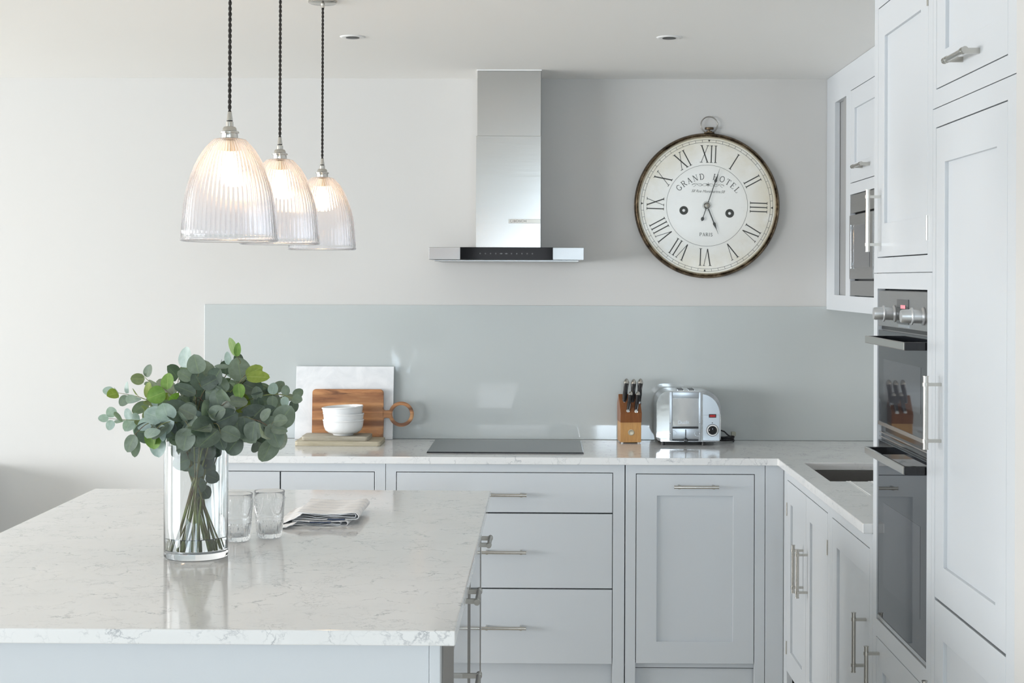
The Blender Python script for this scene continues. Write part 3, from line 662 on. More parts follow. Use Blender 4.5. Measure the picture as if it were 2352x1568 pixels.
def add_text(bm, s, size, cpos, xdir=(1, 0, 0), ydir=(0, 0, 1), width=None, **k):
    me = text_mesh(s, size, **k); X, Yv = Vector(xdir), Vector(ydir); N = X.cross(Yv)
    xs = [v.co.x for v in me.vertices]; w = (max(xs) - min(xs)) or 1; f = width / w if width else 1
    base = len(bm.verts); vs = [bm.verts.new(Vector(cpos) + X * v.co.x * f + Yv * v.co.y + N * v.co.z) for v in me.vertices]
    for p in me.polygons:
        try: bm.faces.new([vs[i] for i in p.vertices])
        except ValueError: pass
    bpy.data.meshes.remove(me)
bz0, bz1 = at(1205, 512.5, 6.375).z, at(1205, 503, 6.375).z; bx0, bx1 = at(1168, 508, 6.375).x, at(1241, 508, 6.375).x
bm = bmesh.new(); box(bm, (bx0, 6.3765, bz0), (bx1, 6.3795, bz1), 0.0006); bd = finish('badge', bm, mat('warm_chrome', (0.55, 0.52, 0.47), 0.12, 1.0), hd)
bm = bmesh.new(); add_text(bm, 'BOSCH', 0.0135, (bx0 + 0.047, 6.3762, (bz0 + bz1) / 2), width=0.052)
tube(bm, [(bx0 + 0.012 + 0.005 * math.cos(q), 6.3762, (bz0 + bz1) / 2 + 0.005 * math.sin(q)) for q in [i * PI / 8 for i in range(16)]], 0.0007, 4, True)
finish('lettering', bm, mat('badge_print', (0.2, 0.19, 0.18), 0.5), bd, norm=False)

# ------------------------------------------------------------------ hob
bm = bmesh.new(); box(bm, (-0.463, 6.13, WT1 + 0.0003), (0.157, 6.60, WT1 + 0.0055), 0.0012)
hb = root('induction_hob', (-0.153, 6.36, WT1), 'flat black glass induction hob on the back worktop', 'hob')
HOBM = mat('hob_glass', (0.016, 0.017, 0.02), 0.06, 0.0, IOR=1.5)
finish('glass_top', bm, HOBM, hb)
bm = bmesh.new(); box(bm, (-0.4645, 6.128, WT1 + 0.0001), (0.1585, 6.602, WT1 + 0.0016)); finish('edge_seal', bm, BLACK, hb)

# ------------------------------------------------------------------ pendant lights
SH = 0.218e-3
prof_px = [(350, 158), (380, 190), (450, 253), (540, 308), (620, 348), (700, 378), (800, 413), (900, 437), (1000, 452), (1100, 463), (1200, 471), (1300, 478), (1370, 481)]
def pendant(px, Y, ybot, label):
    p = at(px, ybot, Y); x, z0 = p.x, p.z
    r = root('pendant_light', (x, Y, z0), label, 'pendant light', 'glass pendants over the island')
    H = (1370 - 350) * SH; prof = [((1370 - a) * SH, b * SH) for a, b in prof_px][::-1]
    outer = [(b, a) for a, b in prof]
    # fine subdivision of the profile
    pr = []
    for (r0, h0), (r1, h1) in zip(outer, outer[1:]):
        for q in range(2): pr.append((r0 + (r1 - r0) * q / 2, h0 + (h1 - h0) * q / 2))
    pr.append(outer[-1]); n = len(pr)
    rim = [(0.101, 0.0), (0.1035, -0.0015), (0.1065, 0.0), (0.1068, 0.004)]
    inner = [(rr - 0.0035, hh) for rr, hh in pr[::-1]]
    full = rim + pr[1:] + [(0.020, H + 0.003)] + [(0.020, H - 0.001)] + inner[:-1]
    ni = len(rim); no = len(pr) - 1
    def rf(rr, a, j):
        if ni <= j < ni + no:
            t = (j - ni) / no; k = min(1, (j - ni) / 1.0 + 0.3)
            return rr + 0.0019 * k * (0.35 + 0.65 * rr / 0.105) * abs(math.sin(a * 30)) - 0.001
        return rr
    bm = bmesh.new(); lathe(bm, (x, Y, z0), full, 360, rfun=rf, closed=True); finish('shade', bm, SHADEG, r, smooth=60)
    # gallery and lamp holder
    t = z0 + H
    k = 0.000218
    hold = [(0.0, -0.004), (158 * k * 0.25, -0.004), (0.0205, -0.001), (0.0185, 0.0), (0.0178, 0.012), (0.0182, 0.013), (0.0207, 0.0135), (0.0210, 0.016), (0.0195, 0.0175), (0.0155, 0.0185), (0.0150, 0.024), (0.0125, 0.0275), (0.0085, 0.0285), (0.0082, 0.038), (0.0068, 0.0395), (0.0, 0.0395)]
    bm = bmesh.new(); lathe(bm, (x, Y, t), hold[1:-1], 40); finish('lamp_holder', bm, NICKEL, r, smooth=35)
    bm = bmesh.new(); lathe(bm, (x, Y, t + 0.0395), [(0.0062, 0), (0.0068, 0.0022)], 24); finish('collar', bm, BLACK, r, smooth=35)
    bm = bmesh.new(); lathe(bm, (x, Y, t + 0.0418), [(0.0066, 0), (0.0064, 0.003), (0.0042, 0.0185), (0.0030, 0.019)], 24); finish('cord_grip', bm, NICKEL, r, smooth=35)
    zc0 = t + 0.058
    bm = bmesh.new()
    for s in (0, PI):
        pts = []; N = int((CEIL - zc0) / 0.0022)
        for i in range(N + 1):
            z = zc0 + (CEIL - 0.012 - zc0) * i / N; a = 2 * PI * (z - zc0) / 0.024 + s
            pts.append((x + 0.0020 * math.cos(a), Y + 0.0020 * math.sin(a), z))
        tube(bm, pts, 0.0021, 6)
    finish('cord', bm, CORDM, r, smooth=60)
    bm = bmesh.new(); lathe(bm, (x, Y, CEIL), [(0.045, -0.0002), (0.045, -0.006), (0.040, -0.009), (0.006, -0.010), (0.0055, -0.022)], 40); finish('ceiling_rose', bm, NICKEL, r, smooth=35)
    # bulb with cap
    bm = bmesh.new(); zb_ = t - 0.004
    lathe(bm, (x, Y, zb_), [(0.013, 0), (0.013, -0.022), (0.012, -0.024)], 24); finish('bulb_cap', bm, GILT, r, smooth=40)
    bm = bmesh.new(); lathe(bm, (x, Y, zb_ - 0.024), [(0.012, 0), (0.017, -0.010), (0.0265, -0.028), (0.0300, -0.045), (0.0275, -0.060), (0.018, -0.071), (0.006, -0.0755)], 32)
    finish('bulb', bm, BULB, r, smooth=80)
pendant(526.5, 3.39, 553, 'nearest ribbed glass pendant lamp, lit, over the near end of the island')
pendant(642, 4.10, 560, 'middle ribbed glass pendant lamp of three, lit, over the island')
pendant(739.5, 4.82, 572.5, 'farthest ribbed glass pendant lamp, lit, nearest the extractor')

# ------------------------------------------------------------------ wall clock
def bez(p, n=8):
    return p
CC = at(1625, 471.5, 6.63); CX, CZ = CC.x, CC.z; U = 0.000498; TILT = -math.radians(1.8)
ck = root('wall_clock', (CX, 6.675, CZ), 'large round antique-style wall clock with bronze rim and roman numerals', 'clock')
YF = 6.652                                # dial surface
def cp2(x, y):                            # clock-face units (right, up) to room offsets
    return (x * math.cos(TILT) - y * math.sin(TILT)) * U, (x * math.sin(TILT) + y * math.cos(TILT)) * U
def cpt(x, y, d=0.0):
    a, b = cp2(x, y); return Vector((CX + a, YF - d, CZ + b))
bm = bmesh.new(); lathe(bm, (CX, 6.675, CZ), [(0.285, 0.0), (0.304, 0.0), (0.309, 0.006), (0.3115, 0.014), (0.311, 0.020), (0.3075, 0.025), (0.3065, 0.030), (0.303, 0.034), (0.301, 0.0345), (0.2995, 0.031), (0.2975, 0.0335), (0.2955, 0.0335), (0.2945, 0.030), (0.2940, 0.0)], 128, 'Y', closed=True)
finish('bezel', bm, BRASS, ck, smooth=40)
bm = bmesh.new(); lathe(bm, (CX, 6.675, CZ), [(0.2940, 0.0200), (0.2938, 0.0290), (0.2915, 0.0285), (0.2900, 0.0236)], 128, 'Y', closed=True); finish('inner_rim', bm, GILT, ck, smooth=40)
# dial: own origin in its centre so its ageing follows the disc
bm = bmesh.new(); lathe(bm, (CX, YF, CZ), [(0.2935, -0.015), (0.2935, 0.0)], 128, 'Y')
dial = finish('dial', bm, DIAL, ck)
def quad_stroke(bm, p0, p1, w0, w1=None, d=0.0004):
    w1 = w0 if w1 is None else w1
    a, b = Vector(p0), Vector(p1); t = (b - a).normalized(); n = Vector((-t.y, t.x))
    v = [a + n * w0 / 2, a - n * w0 / 2, b - n * w1 / 2, b + n * w1 / 2]
    prism(bm, [(q.x, q.y) for q in v], lambda x, y: cpt(x, y, 0.0), lambda x, y: cpt(x, y, d))
def poly_stroke(bm, pts, w, d=0.0004):
    """closed or open curve of constant width drawn flat on the dial"""
    n = len(pts); L = []; R = []
    for i, p in enumerate(pts):
        a = Vector(pts[max(i - 1, 0)]); b = Vector(pts[min(i + 1, n - 1)]); t = (b - a).normalized(); m = Vector((-t.y, t.x))
        ww = w[i] if isinstance(w, list) else w
        L.append(Vector(p) + m * ww / 2); R.append(Vector(p) - m * ww / 2)
    vl = [bm.verts.new(cpt(q.x, q.y, d)) for q in L]; vr = [bm.verts.new(cpt(q.x, q.y, d)) for q in R]
    for i in range(n - 1): bm.faces.new((vl[i], vl[i + 1], vr[i + 1], vr[i]))
def ringline(bm, r, w, seg=128):
    a = [bm.verts.new(cpt((r - w / 2) * math.cos(2 * PI * i / seg), (r - w / 2) * math.sin(2 * PI * i / seg), 0.0004)) for i in range(seg)]
    b = [bm.verts.new(cpt((r + w / 2) * math.cos(2 * PI * i / seg), (r + w / 2) * math.sin(2 * PI * i / seg), 0.0004)) for i in range(seg)]
    for i in range(seg): bm.faces.new((a[i], a[(i + 1) % seg], b[(i + 1) % seg], b[i]))
# numerals, radially set (foot towards the centre)
def numeral(bm, s, hour):
    ang = PI / 2 - hour * PI / 6; up = Vector((math.cos(ang), math.sin(ang))); rt = Vector((up.y, -up.x))
    r0, r1 = 372, 516; Wd = {'I': 36, 'V': 82, 'X': 82}
    tot = sum(Wd[q] for q in s); x = -tot / 2
    P = lambda u, r: tuple(up * r + rt * u)
    for q in s:
        w = Wd[q]; c = x + w / 2; x += w
        serif = lambda u, r, l=24: quad_stroke(bm, P(u - l / 2, r), P(u + l / 2, r), 4.5)
        if q == 'I':
            quad_stroke(bm, P(c, r0), P(c, r1), 9); serif(c, r0); serif(c, r1)
        elif q == 'V':
            quad_stroke(bm, P(c - 27, r1), P(c, r0), 9.5); quad_stroke(bm, P(c + 27, r1), P(c, r0), 4.5); serif(c - 27, r1); serif(c + 27, r1, 20)
        else:
            quad_stroke(bm, P(c - 27, r1), P(c + 27, r0), 10); quad_stroke(bm, P(c + 27, r1), P(c - 27, r0), 4.5)
            for uu in (-27, 27): serif(c + uu, r0); serif(c + uu, r1)
for h, s in enumerate(('XII', 'I', 'II', 'III', 'IV', 'V', 'VI', 'VII', 'VIII', 'IX', 'X', 'XI')):
    bm = bmesh.new(); numeral(bm, s, h); finish('roman_numeral', bm, INK, dial)
bm = bmesh.new()
for r, w in ((567, 2.6), (545, 2.6), (349, 2.4)): ringline(bm, r, w)
for i in range(60):
    a = 2 * PI * i / 60
    if i % 15 == 0:
        p = lambda r, q: (r * math.cos(a) - q * math.sin(a), r * math.sin(a) + q * math.cos(a))
        prism(bm, [p(566, -10), p(566, 10), p(547, 0)], lambda x, y: cpt(x, y, 0), lambda x, y: cpt(x, y, 0.0005))
    else: quad_stroke(bm, (545 * math.cos(a), 545 * math.sin(a)), (567 * math.cos(a), 567 * math.sin(a)), 2.6)
finish('minute_track', bm, INK, dial)
# serif capitals as strokes in a unit box: (points, thick?)
def ar(cx, cy, rx, ry, a0, a1, n=10): return [(cx + rx * math.cos(math.radians(a0 + (a1 - a0) * i / n)), cy + ry * math.sin(math.radians(a0 + (a1 - a0) * i / n))) for i in range(n + 1)]
GL = {
 'G': (0.80, [(ar(0.42, 0.5, 0.36, 0.48, 50, 318, 18), 1), ([(0.70, 0.85), (0.70, 0.68)], 0), ([(0.70, 0.42), (0.70, 0.10)], 1), ([(0.52, 0.42), (0.82, 0.42)], 0)]),
 'R': (0.80, [([(0.18, 0), (0.18, 1)], 1), ([(0.04, 0), (0.34, 0)], 0), ([(0.04, 1), (0.42, 1)], 0), (ar(0.42, 0.76, 0.24, 0.24, 90, -90), 1), ([(0.18, 0.52), (0.42, 0.52)], 0), ([(0.40, 0.52), (0.74, 0.02)], 1), ([(0.68, 0.0), (0.86, 0.0)], 0)]),
 'A': (0.82, [([(0.42, 1), (0.14, 0)], 0), ([(0.42, 1), (0.70, 0)], 1), ([(0.22, 0.34), (0.60, 0.34)], 0), ([(0.02, 0), (0.26, 0)], 0), ([(0.56, 0), (0.84, 0)], 0)]),
 'N': (0.88, [([(0.16, 0), (0.16, 1)], 0), ([(0.14, 1), (0.74, 0)], 1), ([(0.74, 0), (0.74, 1)], 0), ([(0.02, 0), (0.30, 0)], 0), ([(0.02, 1), (0.20, 1)], 0), ([(0.60, 1), (0.88, 1)], 0)]),
 'D': (0.86, [([(0.18, 0), (0.18, 1)], 1), ([(0.04, 0), (0.40, 0)], 0), ([(0.04, 1), (0.40, 1)], 0), (ar(0.38, 0.5, 0.40, 0.49, 90, -90, 14), 1)]),
 'H': (0.92, [([(0.18, 0), (0.18, 1)], 1), ([(0.74, 0), (0.74, 1)], 1), ([(0.18, 0.52), (0.74, 0.52)], 0)] + [([(x - 0.14, y), (x + 0.14, y)], 0) for x in (0.18, 0.74) for y in (0, 1)]),
 'O': (0.90, [(ar(0.44, 0.5, 0.37, 0.49, 0, 360, 28), 1)]),
 'T': (0.80, [([(0.40, 0), (0.40, 1)], 1), ([(0.04, 1), (0.76, 1)], 0), ([(0.26, 0), (0.54, 0)], 0), ([(0.05, 1), (0.05, 0.80)], 0), ([(0.75, 1), (0.75, 0.80)], 0)]),
 'E': (0.76, [([(0.18, 0), (0.18, 1)], 1), ([(0.04, 0), (0.68, 0)], 0), ([(0.04, 1), (0.64, 1)], 0), ([(0.18, 0.52), (0.48, 0.52)], 0), ([(0.67, 0), (0.67, 0.2)], 0), ([(0.63, 1), (0.63, 0.82)], 0), ([(0.48, 0.42), (0.48, 0.62)], 0)]),
 'L': (0.74, [([(0.18, 0), (0.18, 1)], 1), ([(0.04, 0), (0.66, 0)], 0), ([(0.04, 1), (0.32, 1)], 0), ([(0.66, 0), (0.66, 0.24)], 0)]),
 'P': (0.76, [([(0.18, 0), (0.18, 1)], 1), ([(0.04, 0), (0.34, 0)], 0), ([(0.04, 1), (0.42, 1)], 0), (ar(0.42, 0.74, 0.26, 0.25, 90, -90), 1), ([(0.18, 0.49), (0.42, 0.49)], 0)]),
 'I': (0.40, [([(0.20, 0), (0.20, 1)], 1), ([(0.06, 0), (0.34, 0)], 0), ([(0.06, 1), (0.34, 1)], 0)]),
 'S': (0.64, [(ar(0.32, 0.74, 0.22, 0.25, 30, 250, 12) + ar(0.32, 0.26, 0.23, 0.25, 70, -150, 12), 1), ([(0.51, 0.80), (0.53, 0.98)], 0), ([(0.12, 0.02), (0.12, 0.22)], 0)]),
 ' ': (0.95, [])}
def letter(bm, ch, org, ang, size, thick=6.0, thin=2.6):
    ca, sa = math.cos(ang), math.sin(ang)
    for pts, k in GL[ch][1]:
        q = [(org[0] + (x * ca - y * sa) * size, org[1] + (x * sa + y * ca) * size) for x, y in pts]
        if len(q) == 2: quad_stroke(bm, q[0], q[1], thick if k else thin)
        else: poly_stroke(bm, q, thick * 0.85)
bm = bmesh.new()
word = 'GRAND HOTEL'; size = 49; R = 322; cyc = 870 - 942; tot = sum(GL[q][0] for q in word) * size; sp = (560 - tot) / (len(word) - 1)
s = -280.0
for q in word:
    if q == ' ': finish('grand_lettering', bm, INK, dial, norm=False); bm = bmesh.new()
    w = GL[q][0] * size; th = (s + w / 2) / R; a = -th
    ox, oy = 5 + R * math.sin(th), cyc + R * math.cos(th)
    letter(bm, q, (ox - w / 2 * math.cos(a), oy - w / 2 * math.sin(a) - 22 + 22 * 0), a, size)
    s += w + sp
finish('hotel_lettering', bm, INK, dial, norm=False)
bm = bmesh.new()
x = -56.0
for q in 'PARIS':
    letter(bm, q, (x, -262), 0, 27, 4.2, 2.0); x += GL[q][0] * 27 + 5
finish('city_lettering', bm, INK, dial, norm=False)
bm = bmesh.new()
o5 = cpt(2, 122, 0.0006); sx, sz = math.cos(TILT), math.sin(TILT)
add_text(bm, '58 Rue Montmartre.58', 0.0165, o5, (sx, 0, sz), (-sz, 0, sx), width=290 * U, shear=0.45, ext=0.0002)
for s in (-1, 1):      # scrolled ornament
    poly_stroke(bm, [(s * (8 + 8 * k) + 3, 178 + 11 * math.sin(k * 0.62)) for k in range(17)], 3.0)
    poly_stroke(bm, [(s * (8 + 8 * k) + 3, 178 - 9 * math.sin(k * 0.55)) for k in range(14)], 2.2)
    poly_stroke(bm, [(3 + s * (124 + 14 * math.cos(q)), 172 + 13 * math.sin(q)) for q in [i * 0.45 for i in range(12)]], 2.4)
    poly_stroke(bm, [(3 + s * (62 + 11 * math.cos(q)), 178 + 10 * math.sin(q)) for q in [i * 0.5 for i in range(11)]], 2.2)
for q in range(6):
    a = q * PI / 3; quad_stroke(bm, (3, 180), (3 + 20 * math.cos(a + PI / 6), 180 + 20 * math.sin(a + PI / 6)), 7, 3)
finish('faded_print', bm, FINK, dial, norm=False)
for (x, y) in ((-198, -48), (197, -60)):
    bm = bmesh.new(); lathe(bm, cpt(x, y), [(37 * U, 0.0), (37 * U, 0.0012), (33 * U, 0.0016), (18 * U, 0.0014), (15 * U, 0.0006)], 32, 'Y'); w = finish('winding_hole', bm, INK, ck, smooth=30)
    bm = bmesh.new(); lathe(bm, cpt(x, y, 0.001), [(13 * U, 0.0), (12 * U, 0.0014), (6 * U, 0.002)], 24, 'Y'); finish('arbor', bm, WHITEP, w, smooth=60)
def hand(name, ang, length, spade, back, dep, w):
    a = math.radians(ang); dx, dy = math.sin(a), math.cos(a)
    Q = lambda r, s: cpt(dx * r + dy * s, dy * r - dx * s, 0)
    bm = bmesh.new()
    out = [(30, w / 2), (spade - 22, w / 2), (spade - 8, 12), (spade + 6, 9), (spade + 40, 2.5), (length, 0.6)]
    pts = out + [(r, -s) for r, s in out[::-1]]
    prism(bm, pts, lambda r, s: Q(r, s) + Vector((0, -dep, 0)), lambda r, s: Q(r, s) + Vector((0, -dep - 0.0012, 0)))
    if back:
        o2 = [(-25, w / 2), (-back + 40, w / 2 - 0.5), (-back + 28, 13), (-back + 14, 13), (-back, 1)]
        prism(bm, o2 + [(r, -s) for r, s in o2[::-1]], lambda r, s: Q(r, s) + Vector((0, -dep, 0)), lambda r, s: Q(r, s) + Vector((0, -dep - 0.0012, 0)))
    finish(name, bm, mat(name + '_metal', (0.07, 0.07, 0.065), 0.4, 0.5), ck)
hand('hour_hand', 156.5, 263, 175, 0, 0.006, 9)
hand('minute_hand', 17.0, 338, 230, 142, 0.0085, 7)
bm = bmesh.new(); lathe(bm, cpt(0, 0), [(39 * U, 0), (39 * U, 0.0012), (35 * U, 0.0012), (35 * U, 0.0004), (28 * U, 0.0004), (27 * U, 0.009), (20 * U, 0.0125), (10 * U, 0.0135)], 40, 'Y'); finish('hand_boss', bm, DNICKEL, ck, smooth=30)
bm = bmesh.new(); lathe(bm, cpt(0, 0, 0.0125), [(9 * U, 0), (7 * U, 0.002), (3 * U, 0.003)], 20, 'Y'); finish('boss_pin', bm, GILT, ck, smooth=60)
# crown and hanging ring
bm = bmesh.new()
a, b = cp2(0, 1.0 / U * 0.31)
tx, tz = CX + a, CZ + b
box(bm, (tx - 0.022, 6.655, tz - 0.005), (tx + 0.022, 6.672, tz + 0.006), 0.003)
cyl(bm, (tx, 6.663, tz), (tx, 6.663, tz + 0.018), 0.006, 0.004); cyl(bm, (tx, 6.663, tz + 0.017), (tx, 6.663, tz + 0.026), 0.019, seg=24); cyl(bm, (tx, 6.663, tz + 0.006), (tx, 6.663, tz + 0.011), 0.012, seg=24)
finish('crown', bm, BRASS, ck, smooth=35)
bm = bmesh.new(); tube(bm, [(tx + 0.0355 * math.cos(q), 6.663, tz + 0.037 + 0.0355 * math.sin(q)) for q in [i * PI / 24 for i in range(48)]], 0.0024, 8, True); finish('hanging_ring', bm, DNICKEL, ck, smooth=60)

# ------------------------------------------------------------------ marble board, acacia board, flat boards, bowls
zc = WT1
def lean(y0, ang): return Matrix.Translation((0, y0, zc)) @ Matrix.Rotation(-ang, 4, 'X')
Mb = lean(6.632, 0.055)
x0, x1 = at(676, 1000, 6.62).x, at(901, 1000, 6.62).x
bm = bmesh.new(); box(bm, (x0, 0.0, 0.0008), (x1, 0.014, 0.313), 0.001, M=Mb)
for v in bm.verts: v.co.x += (v.co.z - zc) * 0.012
tag(finish('marble_board', bm, MARBLE, loc=((x0 + x1) / 2, 6.62, zc)), 'rectangular white marble slab leaning against the splashback', 'serving board')
bx0, bx1 = at(716, 1000, 6.60).x, at(880, 940, 6.60).x
zt = 0.218
hc = (at(921, 951, 6.60).x, at(921, 951, 6.60).z - zc); ro, ri = 0.0535, 0.0385
pts = arc(bx1 - 0.016, zt - 0.016, 0.016, 90, 0, 6) + [(bx1, hc[1] + 0.026)] + arc(bx1 + 0.010, hc[1] + 0.026, 0.010, 180, 270, 4)
a0 = 161; ring = arc(hc[0], hc[1], ro, a0, -a0, 40)
pts += ring + arc(bx1 + 0.010, hc[1] - 0.024, 0.008, 90, 180, 4) + [(bx1, 0.004), (bx1 - 0.004, 0.0008), (bx0 + 0.004, 0.0008), (bx0, 0.004)] + arc(bx0 + 0.016, zt - 0.016, 0.016, 180, 90, 6)
Mw = lean(6.598, 0.07)
bm = bmesh.new()
# board outline with a round hole: bridge outer outline and hole through a slit at the ring's far right
k = next(i for i, p in enumerate(pts) if p[0] == max(q[0] for q in pts))
hole = [(hc[0] + ri * math.cos(math.radians(t)), hc[1] + ri * math.sin(math.radians(t))) for t in range(0, 360, 9)]
def slab(bm, outer, hole, k, y0, y1):
    V = [[bm.verts.new((x, y, z)) for x, z in outer] for y in (y0, y1)]; H = [[bm.verts.new((x, y, z)) for x, z in hole] for y in (y0, y1)]
    for s in (0, 1):
        edges = []
        for L in (V[s], H[s]):
            for i in range(len(L)): edges.append(bm.edges.new((L[i], L[(i + 1) % len(L)])))
        bmesh.ops.triangle_fill(bm, edges=edges, use_beauty=True, use_dissolve=False)
    for L in (V, H):
        n = len(L[0])
        for i in range(n): bm.faces.new((L[0][i], L[0][(i + 1) % n], L[1][(i + 1) % n], L[1][i]))
slab(bm, pts, hole, k, 0.0, 0.016)
bmesh.ops.recalc_face_normals(bm, faces=bm.faces[:])
es = [e for e in bm.edges if len(e.link_faces) == 2 and e.calc_face_angle(0) > 1.2 and abs(e.verts[0].co.y - e.verts[1].co.y) < 1e-5]
bmesh.ops.bevel(bm, geom=es, offset=0.003, segments=2, affect='EDGES')
for v in bm.verts: v.co = Mw @ v.co
tag(finish('wooden_board', bm, ACACIA, loc=((bx0 + bx1) / 2, 6.60, zc), smooth=35), 'brown acacia chopping board with ring handle, leaning on the marble slab', 'chopping board')
def flatboard(name, c4, z0, z1, m, label, rot):
    x0, x1, y0, y1 = c4; cx, cy = (x0 + x1) / 2, (y0 + y1) / 2; M = Matrix.Translation((cx, cy, 0)) @ Matrix.Rotation(rot, 4, 'Z')
    pts = rrect((x0 - x1) / 2, (x1 - x0) / 2, (y0 - y1) / 2, (y1 - y0) / 2, 0.014)
    bm = bmesh.new(); prism(bm, pts, lambda x, y: M @ Vector((x, y, z0)), lambda x, y: M @ Vector((x, y, z1)), 0.003)
    tag(finish(name, bm, m, loc=(cx, cy, z0), smooth=35), label, 'chopping board', 'flat wooden boards under the bowls')
flatboard('wooden_board', (at(677, 1022, 6.37).x, at(874, 1022, 6.37).x, 6.365, 6.565), zc + 0.0004, zc + 0.0185, DRIFT2, 'larger pale weathered wooden board lying flat, lower of the two', 0.0)
flatboard('wooden_board', (at(692, 1012, 6.40).x, at(846, 1012, 6.40).x, 6.40, 6.555), zc + 0.019, zc + 0.036, DRIFT, 'smaller greyish wooden board lying flat on top of the larger one', 0.0)
bc = at(788.5, 1000, 6.475)
def bowl(z, tilt, label, r=0.0855):
    bm = bmesh.new(); h = 0.066
    pr = [(0.030, 0.0), (0.042, 0.0), (0.044, 0.004), (0.046, 0.006), (0.062, 0.010), (0.076, 0.021), (0.0815, 0.036), (0.0838, 0.052), (0.0845, h - 0.007), (r + 0.0008, h - 0.005), (r, h - 0.001), (r - 0.0012, h), (r - 0.0030, h - 0.001), (0.0815, 0.050), (0.078, 0.034), (0.068, 0.020), (0.050, 0.012), (0.02, 0.010), (0.004, 0.010)]
    lathe(bm, (0, 0, 0), pr, 64)
    M = Matrix.Translation((bc.x, 6.475, z)) @ Matrix.Rotation(tilt, 4, 'Y')
    for v in bm.verts: v.co = M @ v.co
    tag(finish('bowl', bm, CERAM, loc=(bc.x, 6.475, z), smooth=40), label, 'bowl', 'stack of white bowls')
bowl(zc + 0.0365, 0.0, 'plain white china bowl, lowest in the stack of three'); bowl(zc + 0.063, 0.012, 'plain white china bowl, middle one of the stack of three'); bowl(zc + 0.090, -0.055, 'plain white china bowl tilted on top of the stack', 0.0865)

# ------------------------------------------------------------------ knife block and knives
KX0, KX1 = at(1424, 1000, 6.53).x, at(1474, 1000, 6.53).x; kxc = (KX0 + KX1) / 2
RB = Matrix.Translation((kxc, 6.53, 0)) @ Matrix.Rotation(math.radians(4), 4, 'Z') @ Matrix.Translation((-kxc, -6.53, 0))
kb = root('knife_block', (kxc, 6.57, zc), 'honey-coloured wooden knife block standing left of the toaster', 'knife block')
z_ = lambda py: at(1450, py, 6.53).z
w = (KX1 - KX0) / 2 - 0.002
bm = bmesh.new()
lower = [(6.53, z_(1015.5)), (6.53, z_(970)), (6.640, z_(970)), (6.640, z_(1015.5))]
prism(bm, lower, lambda y, z: RB @ Vector((kxc - w, y, z)), lambda y, z: RB @ Vector((kxc + w, y, z)), 0.0015)
finish('base', bm, BEECH, kb)
bm = bmesh.new()
up = [(6.527, z_(970) + 0.0003), (6.517, z_(948)), (6.60, z_(914) + 0.012), (6.648, z_(930)), (6.642, z_(970) + 0.0003)]
prism(bm, up, lambda y, z: RB @ Vector((kxc - w - 0.001, y, z)), lambda y, z: RB @ Vector((kxc + w + 0.001, y, z)), 0.0015)
finish('upper_block', bm, SHADED_BEECH, kb)
bm = bmesh.new(); lathe(bm, RB @ Vector((kxc + 0.001, 6.5298, z_(993))), [(0.013, 0), (0.013, 0.0008), (0.011, 0.0012), (0.010, 0.0008)], 28, 'Y'); finish('medallion', bm, GILT, kb, smooth=30)
for x in (-1, 1):
    for y in (6.54, 6.63):
        bm = bmesh.new(); cyl(bm, RB @ Vector((kxc + x * (w - 0.009), y, zc + 0.0004)), RB @ Vector((kxc + x * (w - 0.009), y, z_(1015.5))), 0.006, seg=16); finish('foot', bm, WHITEP, kb, smooth=35)
def knife(tp, bp, Yt, Yb, r, label):
    T = at(*tp, Yt); B = at(*bp, Yb); d = (T - B).normalized()
    k = root('kitchen_knife', tuple(B), label, 'knife', 'knives in the wooden block')
    L = (T - B).length
    bm = bmesh.new(); tube(bm, [B - d * 0.012, B, B + d * 0.006], [r * 0.9, r * 1.1, r * 0.85], 14); finish('bolster', bm, CHROME, k, smooth=50)
    bm = bmesh.new(); tube(bm, [B + d * 0.006, B + d * L * 0.35, B + d * L * 0.55, B + d * L * 0.80], [r * 0.85, r * 1.0, r * 0.9, r * 1.12], 14); finish('handle_grip', bm, BGLOSS, k, smooth=50)
    bm = bmesh.new(); tube(bm, [B + d * L * 0.80, B + d * L * 0.86, B + d * L * 0.95, B + d * L], [r * 1.14, r * 1.15, r * 0.8, r * 0.3], 14); finish('end_cap', bm, NICKEL, k, smooth=50)
knife((1439.5, 869), (1433.5, 926), 6.59, 6.571, 0.0105, 'black-handled knife in the block, back row left')
knife((1455.8, 870), (1452, 928), 6.59, 6.571, 0.0105, 'black-handled knife in the block, back row middle')
knife((1471.4, 869), (1467, 926), 6.59, 6.571, 0.0105, 'black-handled knife in the block, back row right')
knife((1449.7, 898), (1442.5, 944), 6.55, 6.530, 0.0088, 'short black-handled knife in the block, front row left')
knife((1466, 898), (1461, 944), 6.55, 6.530, 0.0088, 'short black-handled knife in the block, front row right')

# ------------------------------------------------------------------ toaster
TY0, TY1 = 6.455, 6.645
TX0, TX1 = at(1508, 960, TY0).x, at(1656, 960, TY0).x; tz = lambda py: at(1580, py, TY0).z
zt0, zt1 = tz(1014), tz(897)
ts = root('toaster', ((TX0 + TX1) / 2, 6.55, zc), 'polished chrome toaster with side control dial right of the knife block', 'toaster')
def tout(x0, x1, z0, z1, r):
    return arc(x1 - r, z1 - r * 1.0, r, 0, 90, 14) + arc(x0 + r * 0.8, z1 - r * 0.8, r * 0.8, 90, 180, 12) + arc(x0 + 0.018, z0 + 0.018, 0.018, 180, 270, 5) + arc(x1 - 0.014, z0 + 0.014, 0.014, 270, 360, 5)
bm = bmesh.new()
prism(bm, tout(TX0, TX1, zt0, zt1, 0.075), lambda x, z: Vector((x, TY0 + 0.004, z)), lambda x, z: Vector((x, TY1, z)), 0.011, 4)
finish('casing', bm, CHROME, ts, smooth=35)
px_ = lambda p: at(p, 960, TY0).x
bm = bmesh.new()
